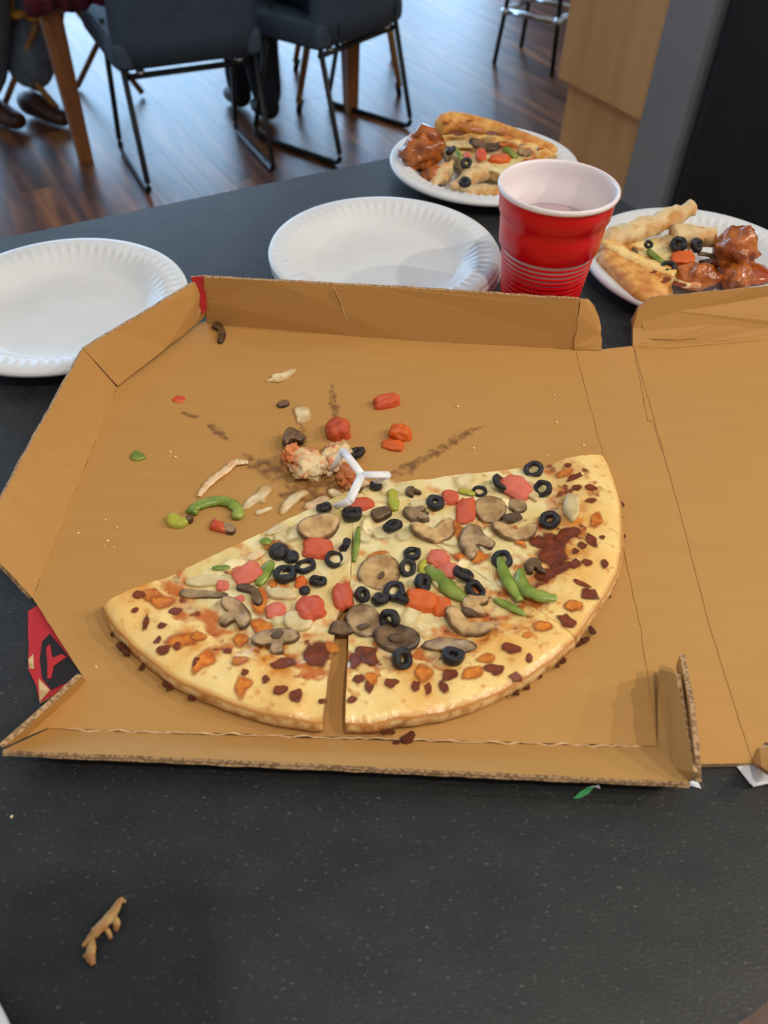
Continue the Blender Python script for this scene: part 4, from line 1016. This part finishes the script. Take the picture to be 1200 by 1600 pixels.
tomato(0, 0, 17, 'tomato_orange', -20, 12, f2, PX(1066, 407, .024))
strip3([(1014, 392, .026), (1030, 406, .026), (1050, 420, .024)], 11, M['pepper'], f2); strip3([(1050, 418, .022), (1060, 428, .02), (1068, 436, .018)], 9, M['pepper'], f2)
strip3([(990, 388, .026), (996, 400, .026), (1000, 412, .025)], 8, M['mush_dark'], f2, .6, 'mushroom_sliver'); strip3([(1090, 396, .022), (1105, 398, .022), (1118, 402, .02)], 9, M['mush_dark'], f2, .6, 'mushroom_sliver')
piece(0, 0, 34, 22, M['onion'], 0, .003, 'melted_cheese', f2, 5, PX(1055, 425, .016)); piece(0, 0, 22, 10, M['scrap'], 0, .004, 'melted_cheese', f2, 7, PX(1075, 443, .016))
bread('breadstick', [(934, 378, .022), (960, 372, .026), (1000, 358, .030), (1045, 340, .036), (1083, 325, .042)], [14, 20, 21, 18, 13], 'long torn breadstick propped across the plate beside the cup')
bread('bread_end', [(1052, 372, .028), (1080, 368, .030), (1114, 372, .028)], [20, 22, 18], 'short torn bread end leaning on the pizza slice')
bread('bread_rag', [(1025, 390, .016), (1045, 380, .022), (1060, 374, .026)], [8, 14, 10], 'pale torn dough flap under the short bread end')
wing('chicken_wing', 1148, 392, .028, (.021, .019, .021), 5.1, 'upright glazed chicken piece atop the orange sauce', 'glazed wings')
wing('chicken_wing', 1088, 432, .018, (.020, .014, .012), 6.4, 'flat sauced chicken piece touching the pizza toppings', 'glazed wings')
wing('chicken_wing', 1150, 430, .016, (.024, .014, .011), 7.7, 'flat sauced chicken piece in front of the upright one', 'glazed wings')
o = piece(0, 0, 60, 24, M['sauce'], 0, .006, 'sauce_puddle', None, 4, PX(1150, 425, .006)); tag(o, 'orange wing sauce puddle under the chicken pieces', 'sauce')

# ------------------------------------------------------------------ small things on the table
gp = empty('food_scrap', PX(160, 1455, 0), 'chewed pale dough scrap lying alone on the black table', 'food scrap')
M['gnaw'] = mat('chewed_dough', (206, 166, 96), .5, (176, 118, 70), 120, bump=.4, bscale=200)
def S3(x, y): return (90+x/8.571, 1380+y/8.571)
def gstrip(pts, w, nm):
    q = smooth_path([PX(*S3(x, y), z) for x, y, z in pts], 5); k = mpp(q[0]); n = len(q)
    tube(nm, q, [max(.0006, (w[0]+(w[1]-w[0])*sin(pi*i/(n-1)))*k*(1+.25*noise.noise(V((i*.5, w[1], 1))))) for i in range(n)], M['gnaw'], gp, 9, 0, .6)
gstrip([(870, 190, .004), (820, 260, .004), (740, 400, .004), (640, 520, .005), (520, 640, .005), (430, 740, .004), (330, 850, .003)], (2.5, 9), 'dough_strip')
gstrip([(470, 760, .004), (450, 880, .004), (440, 980, .003), (480, 1095, .002)], (4, 8.5), 'dough_tail')
gstrip([(760, 440, .005), (790, 540, .004), (775, 640, .002)], (3.5, 6), 'dough_shred')
gstrip([(640, 600, .004), (690, 670, .003), (710, 745, .002)], (3, 4), 'dough_shred')
gstrip([(440, 960, .003), (385, 975, .002), (345, 965, .002)], (2, 3.5), 'dough_shred')
gstrip([(850, 230, .004), (890, 240, .004), (915, 235, .004)], (2, 3), 'dough_shred')
for (u, v, lab) in ((18, 1276, 'tiny pale crumb on the table near the box corner'),):
    p = PX(u, v, .0008); k = mpp(p)*3; o = mobj('table_crumb', CR, None, None, p, (0, 0, 1), (k, k, k)); tag(o, lab, 'crumb')
# paper under the box
def sheet(name, pts, m, label, cat, th=.0004):
    o = panel(name, pts, th, [m, m], None, jit=.0003); return tag(o, label, cat)
sheet('paper_napkin', [PX(1150, 1196, .001), PX(1172, 1224, .002), PX(1178, 1229, .003), PX(1200, 1224, .003), PX(1300, 1215, .002), PX(1290, 1150, .001), PX(1160, 1150, .001)], M['paper'], 'white paper sheet sticking out below the open lid', 'paper')
gl = empty('paper_wrapper', PX(915, 1235, 0), 'green and white paper scrap peeking from under the front wall', 'paper')
panel('green_tip', [PX(895, 1248, .001), PX(905, 1238, .003), PX(918, 1230, .004), (PX(930, 1228, .004)), PX(920, 1240, .002), PX(906, 1247, .001)], .0004, [M['green_paper']]*2, gl, jit=.0002)
panel('white_edge', [PX(918, 1230, .004), PX(936, 1226, .004), PX(938, 1232, .003), PX(928, 1229, .004)], .0004, [M['paper']]*2, gl, jit=.0002)
sheet('paper_corner', [PX(1078, 1222, .003), PX(1084, 1218, .003), PX(1092, 1224, .002), PX(1096, 1232, .001), PX(1088, 1230, .001), PX(1070, 1226, .001), PX(1060, 1210, .001)], M['paper'], 'white paper corner poking out by the box front corner', 'paper')

# ------------------------------------------------------------------ background furniture
def metal_chair(loc, fwd, label):
    """local +y forward; built directly in world"""
    rz = math.atan2(fwd[1], fwd[0]) - pi/2
    e = empty('upholstered_chair', (loc[0], loc[1], FZ), label, 'chair', 'charcoal chairs at the far table', rz)
    def put(nm, me, m): return mobj(nm, me, m, e, (loc[0], loc[1], FZ), (0, 0, rz))
    for s in (-1, 1):
        x = .205*s
        put('sled_leg', sweep_mesh('sled_leg', fillet([(x*.96, -.09, .46), (x, -.20, .009), (x, .19, .009), (x*.96, .08, .42)], .035), .009, 8), M['black_metal'])
    put('rear_rail', sweep_mesh('rear_rail', [(-.2, -.115, .318), (.2, -.115, .318)], .009, 8), M['black_metal'])
    put('front_rail', sweep_mesh('front_rail', [(-.2, .09, .325), (.2, .09, .325)], .009, 8), M['black_metal'])
    for s in (-1, 1):
        q = Matrix.Rotation(rz, 3, 'Z') @ V((.15*s, -.115, .328))
        mobj('seat_bolt', lump_mesh('seat_bolt', .014, .014, .008, 0, 1, 2), M['chrome'], e, (loc[0]+q.x, loc[1]+q.y, FZ+q.z))
    bm_ = box_mesh('seat', -.225, .225, -.14, .32, .335, .415, .03, 3); put('seat', bm_, M['grey_fab'])
    # curved back shell
    vs, fs = [], []; nx, nz_ = 14, 8
    for sd in (0, 1):
        for j in range(nz_):
            z = .35 + .47*j/(nz_-1)
            for i in range(nx):
                t = i/(nx-1)*2-1
                hw = .215*(1-.06*(j/(nz_-1)))
                x = hw*t; y = -.165-.07*(j/(nz_-1)) + .05*abs(t)**3 + (.035 if sd else 0)
                vs.append((x, y, z))
    n_ = nx*nz_
    for j in range(nz_-1):
        for i in range(nx-1):
            a = j*nx+i; fs.append((a, a+1, a+nx+1, a+nx)); b = a+n_; fs.append((b, b+nx, b+nx+1, b+1))
    lp = [i for i in range(nx)] + [j*nx+nx-1 for j in range(1, nz_)] + [(nz_-1)*nx+i for i in range(nx-2, -1, -1)] + [j*nx for j in range(nz_-2, 0, -1)]
    for a, b in zip(lp, lp[1:]+lp[:1]): fs.append((a, a+n_, b+n_, b))
    put('back_shell', mesh('back_shell', vs, fs), M['grey_fab'])
    return e
metal_chair((-.668, 2.68), (-.46, .888), 'charcoal shell chair on black sled legs beside the orange wooden table leg')
metal_chair((-.225, 2.955), (-.82, .57), 'charcoal shell chair whose occupant wears navy trousers')

# far table with plaid cloth
ft = empty('wooden_table', G(-.30, 3.1, FZ), 'orange wooden table with square tapered legs beyond the chairs', 'table', rz=ROOM_RZ)
def tleg(x, y):
    bm = bmesh.new()
    vs = []
    for z, h in ((FZ, .021), (FZ+.68, .036)):
        for sx, sy in ((-1, -1), (1, -1), (1, 1), (-1, 1)): 
            q = V((x, y, z)) + GE*(sx*h) + GN*(sy*h); vs.append(q)
    me = mesh('leg', vs, [(3, 2, 1, 0), (4, 5, 6, 7)] + [(k, (k+1) % 4, (k+1) % 4+4, k+4) for k in range(4)], False); cobj('leg', me, M['wood_leg'], ft)
L1 = PX(134, 250, FZ); L2 = PX(548, 172, FZ)
for p in (L1, L2, L1+GN*.75, L2+GN*.75): tleg(p.x, p.y)
ed = (L2-L1).normalized(); enr = V((-ed.y, ed.x, 0))
cn = [L1-ed*.06-enr*.03, L2+ed*.06-enr*.03, L2+ed*.06+enr*.79, L1-ed*.06+enr*.79]
panel('table_top', [V((p.x, p.y, FZ+.72)) for p in cn], .035, [M['wood_leg']]*2, ft, jit=0, away=V((0, 0, 9)))
# cloth
vs, fs = [], []
nseg = 60
for k in range(nseg+1):
    t = k/nseg; 
    a = L1-ed*.075-enr*.06; b = L1+ed*.45-enr*.06
    p = a.lerp(b, t)+enr*(-.012*sin(k*1.1))
    for j in range(8):
        z = FZ+.725-(.275+.008*sin(k*.5))*j/7
        q = p + enr*(-.02*(j/7))
        vs.append((q.x, q.y, z))
for k in range(nseg):
    for j in range(7): fs.append((k*8+j, (k+1)*8+j, (k+1)*8+j+1, k*8+j+1))
n0 = len(vs)
me = mesh('plaid_cloth', vs, fs)
c = recenter(me)
o = mobj('plaid_cloth', me, M['plaid'], None, c); tag(o, 'dark red plaid cloth hanging in front of the orange table leg', 'cloth')
md = o.modifiers.new('thick', 'SOLIDIFY'); md.thickness = .004

# wooden chair with splayed legs behind
def wood_chair(feet, seat_c, seat_z, label, legm, seatm, group=None, sw=.17):
    e = empty('wooden_stool', (seat_c[0], seat_c[1], FZ), label, 'stool', group)
    for f in feet:
        t = V((seat_c[0], seat_c[1], seat_z)).lerp(V((f[0], f[1], seat_z)), .55)
        tube('leg', [V((f[0], f[1], FZ+.03)), t], [.011, .017], legm, e, 10)
        d = (t-V((f[0], f[1], FZ))).normalized()
        tube('foot_tip', [V((f[0], f[1], FZ)), V((f[0], f[1], FZ))+d*.045], [.011, .013], M['black_metal'], e, 10)
    me = lathe_mesh('seat', [(.001, 0), (sw*.9, 0), (sw, .012), (sw*1.02, .03), (sw*.97, .04), (.001, .03)], 36); mobj('seat', me, seatm, e, (seat_c[0], seat_c[1], seat_z))
    return e
wood_chair([(-.367, 3.146), (.009, 3.358), (-.424, 3.60), (-.02, 3.80)], (-.19, 3.47), FZ+.42, 'round stool with splayed tan wooden legs and dark foot tips under the far table', M['tan_wood'], M['grey_fab'])
# yellow folding chair at the left
yc = empty('folding_chair', PX(60, 150, FZ), 'yellow wooden folding chair with crossed legs under the seated person in grey jeans', 'chair')
cs = PY(20, 46, 2.98)
hd = V((.85, -.53, 0)); sdv = V((.53, .85, 0))
foot = PX(110, 197, FZ); up_ = PY(0, 65, 3.0)
dirv = (up_-foot); topp = foot + dirv*1.35
for s in (0, .36):
    o_ = sdv*s
    tube('leg', [foot+o_+V((0, 0, .012)), topp+o_], .011, M['tan_wood'], yc)
    f2_ = V((topp.x, topp.y, FZ+.012)); t2_ = V((foot.x, foot.y, topp.z))
    tube('leg', [f2_+o_-sdv*.02, t2_+o_-sdv*.02], .011, M['tan_wood'], yc)
sc = (topp+foot)/2
for k in range(5):
    a = V((foot.x, foot.y, topp.z+.012)) - V((1, 0, 0))*0
    p0 = a.lerp(V((topp.x, topp.y, topp.z+.012)), k/4*1.0)
    tube('seat_slat', [p0-sdv*.05, p0+sdv*.41], .03, M['yellow_wood'], yc, 8, 0, .35)

# bar stool
st = empty('bar_stool', (.6, 3.81, FZ), 'bar stool with dark legs and chrome foot ring in front of the bar', 'stool')
ff = [PX(772, 99, FZ), PX(862, 119, FZ), PX(814, 74, FZ)]; ff.append(ff[1]+ff[2]-ff[0])
cst = sum(ff, V((0, 0, 0)))/4
tops = [cst.lerp(f, .55)+V((0, 0, .72)) for f in ff]
for f, t in zip(ff, tops): tube('leg', [f, t], .010, M['black_metal'], st)
rg = [f.lerp(t, .27) for f, t in zip(ff, tops)]
order = [0, 1, 3, 2]
for i in range(4):
    tube('foot_rail', [rg[order[i]], rg[order[(i+1) % 4]]], .011, M['chrome'], st)
for r_ in rg: mobj('rail_joint', lump_mesh('rail_joint', .018, .018, .018, 0, 1, 2), M['chrome'], st, r_)
mobj('seat', lathe_mesh('seat', [(.001, 0), (.17, 0), (.185, .02), (.18, .05), (.001, .06)], 32), M['black_vinyl'], st, (cst.x, cst.y, FZ+.71))

# ------------------------------------------------------------------ seated people (mostly above the frame)
def skin_part(name, verts, edges, rads, m, parent, root=0, sub=2):
    me = bpy.data.meshes.new(name); c = V(verts[0]); me.from_pydata([tuple(V(v)-c) for v in verts], edges, [])
    o = bpy.data.objects.new(name, me); COL.objects.link(o); o.location = c; reg(o)
    me.materials.append(m)
    md = o.modifiers.new('skin', 'SKIN'); md.use_smooth_shade = True
    for i, sv_ in enumerate(me.skin_vertices[0].data):
        r = rads[i]; sv_.radius = r if isinstance(r, tuple) else (r, r); sv_.use_root = (i == root)
    s = o.modifiers.new('sub', 'SUBSURF'); s.levels = sub; s.render_levels = sub
    setp(o, parent); return o
def seated(hip, face, kneesL, kneesR, ankL, ankR, toe, mats, label, cuff=.07, fl=1.0, drop=0.0, lean=.05):
    fx = V((face[0], face[1], 0)).normalized(); sx = V((fx.y, -fx.x, 0)); hip = V(hip)
    e = empty('person', (hip.x, hip.y, FZ), label, 'person')
    pant, shirt, shoe, hairm = mats
    lh, rh = hip-sx*.10, hip+sx*.10
    ch = hip+V((0, 0, .42))+fx*lean; nk = ch+V((0, 0, .13)); hd_ = nk+V((0, 0, .16))+fx*.02
    # body: one continuous skin figure
    lsh, rsh = ch-sx*.19+V((0, 0, .04)), ch+sx*.19+V((0, 0, .04))
    lel, rel = lsh+fx*.06-V((0, 0, .18))-sx*.09, rsh+fx*.06-V((0, 0, .18))+sx*.09
    lwr, rwr = lel+fx*.22+V((0, 0, .05))+sx*.06, rel+fx*.22+V((0, 0, .05))-sx*.06
    lhd, rhd = lwr+fx*.08, rwr+fx*.08
    vs = [hip, hip+V((0, 0, .2)), ch, nk, hd_, hd_+V((0, 0, .1)), lsh, lel, lwr, lhd, rsh, rel, rwr, rhd, lh, kneesL, ankL, rh, kneesR, ankR]
    ed_ = [(0, 1), (1, 2), (2, 3), (3, 4), (4, 5), (2, 6), (6, 7), (7, 8), (8, 9), (2, 10), (10, 11), (11, 12), (12, 13), (0, 14), (14, 15), (15, 16), (0, 17), (17, 18), (18, 19)]
    rd = [.13, .13, .14, .05, .09, .08, .06, .045, .03, .038, .06, .045, .03, .038, .095, .062, .045, .095, .062, .045]
    skin_part('body', vs, ed_, rd, M['skin'], e)
    skin_part('trousers', [hip, lh, kneesL, ankL-V((0, 0, drop)), rh, kneesR, ankR-V((0, 0, drop))], [(0, 1), (1, 2), (2, 3), (0, 4), (4, 5), (5, 6)], [.15, .115, .088, cuff, .115, .088, cuff], pant, e)
    skin_part('shirt', [hip-V((0, 0, .03)), hip+V((0, 0, .2)), ch, lsh, lel, lwr-fx*.03, rsh, rel, rwr-fx*.03], [(0, 1), (1, 2), (2, 3), (3, 4), (4, 5), (2, 6), (6, 7), (7, 8)], [(.19, .175), .155, .155, .078, .062, .045, .078, .062, .045], shirt, e)
    for a in (ankL, ankR):
        t = V((toe[0], toe[1], 0)).normalized(); g = V((a.x, a.y, FZ))
        skin_part('shoe', [g-t*.06*fl+V((0, 0, .045)), g+t*.03*fl+V((0, 0, .052)), g+t*.12*fl+V((0, 0, .036)), g+t*.19*fl+V((0, 0, .030))], [(0, 1), (1, 2), (2, 3)], [(.042, .045), (.045, .05), (.042, .034), (.034, .026)], shoe, e)
    me = lump_mesh('hair', .098, .105, .095, .1, 1.3, 3, 9); mobj('hair', me, hairm, e, hd_+V((0, 0, .075))-fx*.02)
    for s_ in (-1, 1):
        mobj('eye', lump_mesh('eye', .011, .011, .011, 0, 1, 2), M['paper'], e, hd_+V((0, 0, .05))+fx*.082+sx*(.032*s_))
    tube('nose', [hd_+V((0, 0, .045))+fx*.088, hd_+V((0, 0, .005))+fx*.108], [.008, .014], M['skin'], e); tube('mouth', [hd_+V((0, 0, -.03))+fx*.086-sx*.022, hd_+V((0, 0, -.03))+fx*.092, hd_+V((0, 0, -.03))+fx*.086+sx*.022], .005, M['tomato_pink'], e)
    return e
seated((-1.62, 3.12, FZ+.43), (.85, -.53), V((-1.14, 3.02, FZ+.47)), V((-1.27, 2.86, FZ+.48)), V((-1.32, 3.02, FZ+.10)), V((-1.47, 2.98, FZ+.09)), (.85, -.53),
       (M['jeans'], M['plaid'], M['brown_leather'], M['hair']), 'seated person in grey jeans and brown shoes on the yellow chair', .085)
pr = seated((-.22, 2.95, FZ+.52), (-.82, .57), V((-.50, 3.02, FZ+.50)), V((-.56, 3.16, FZ+.50)), V((-.462, 3.05, FZ+.10)), V((-.58, 3.16, FZ+.10)), (-.6, .8),
       (M['navy'], M['red_shirt'], M['dark_shoe'], M['hair']), 'seated person in navy trousers and red shirt on the charcoal chair', .052, .55, .06)
skin_part('shirt_tail', [V((-.255, 2.835, FZ+.62)), V((-.268, 2.815, FZ+.53)), V((-.278, 2.800, FZ+.445))], [(0, 1), (1, 2)], [.075, .075, .065], M['red_shirt'], pr)

# ------------------------------------------------------------------ the phone taking the picture and the hand that holds it (behind the lens)
def cpt(r, u, f): return CP + RT*r + UP*u + FW*f
bm = bmesh.new(); out = rounded_poly([V((-.064, -.132)), V((.0125, -.132)), V((.0125, .017)), V((-.064, .017))], [.011]*4, 6)
lo = [bm.verts.new(cpt(p.x, p.y, -.004)) for p in out]; hi = [bm.verts.new(cpt(p.x, p.y, -.012)) for p in out]
bm.faces.new(lo); bm.faces.new(list(reversed(hi)))
for i in range(len(lo)): bm.faces.new((lo[i], hi[i], hi[(i+1) % len(lo)], lo[(i+1) % len(lo)]))
bmesh.ops.recalc_face_normals(bm, faces=bm.faces[:])
me = bpy.data.meshes.new('smartphone'); bm.to_mesh(me); bm.free()
tag(cobj('smartphone', me, M['black_metal']), 'black smartphone held up over the near table edge', 'phone')
hand = empty('person', cpt(.05, -.12, -.03), 'right hand and dark sleeve of a person holding the phone', 'person')
wr_ = cpt(.050, -.165, -.045); pal = cpt(.034, -.105, -.020)
hv = [wr_, pal, cpt(.034, -.070, -.018), cpt(.036, -.045, -.014), cpt(.016, -.040, -.0175), cpt(.002, -.042, -.0185)]
he = [(0, 1), (1, 2), (2, 3), (3, 4), (4, 5)]; hr = [.026, .022, .016, .010, .009, .008]
base_v = [(-.064, .0), (-.086, .002), (-.106, .004)]
for k, (du, _) in enumerate(base_v):
    i0 = len(hv); hv += [cpt(.036, du, -.004+.0), cpt(.018, du-.004, .006-.008), cpt(.000-.006*k*0, du-.006, -.0006)]
    hv[i0+1] = cpt(.024, du-.003, -.0015); he += [(1, i0), (i0, i0+1), (i0+1, i0+2)]; hr += [.0095, .0085, .0075]
i0 = len(hv); hv += [cpt(.030, -.060, -.028), cpt(.012, -.050, -.024), cpt(-.004, -.046, -.022)]; he += [(1, i0), (i0, i0+1), (i0+1, i0+2)]; hr += [.012, .010, .009]
skin_part('hand', hv, he, hr, M['skin'], hand)
skin_part('sleeve', [wr_, cpt(.075, -.25, -.10), cpt(.13, -.36, -.22)], [(0, 1), (1, 2)], [.034, .045, .055], M['navy'], hand)
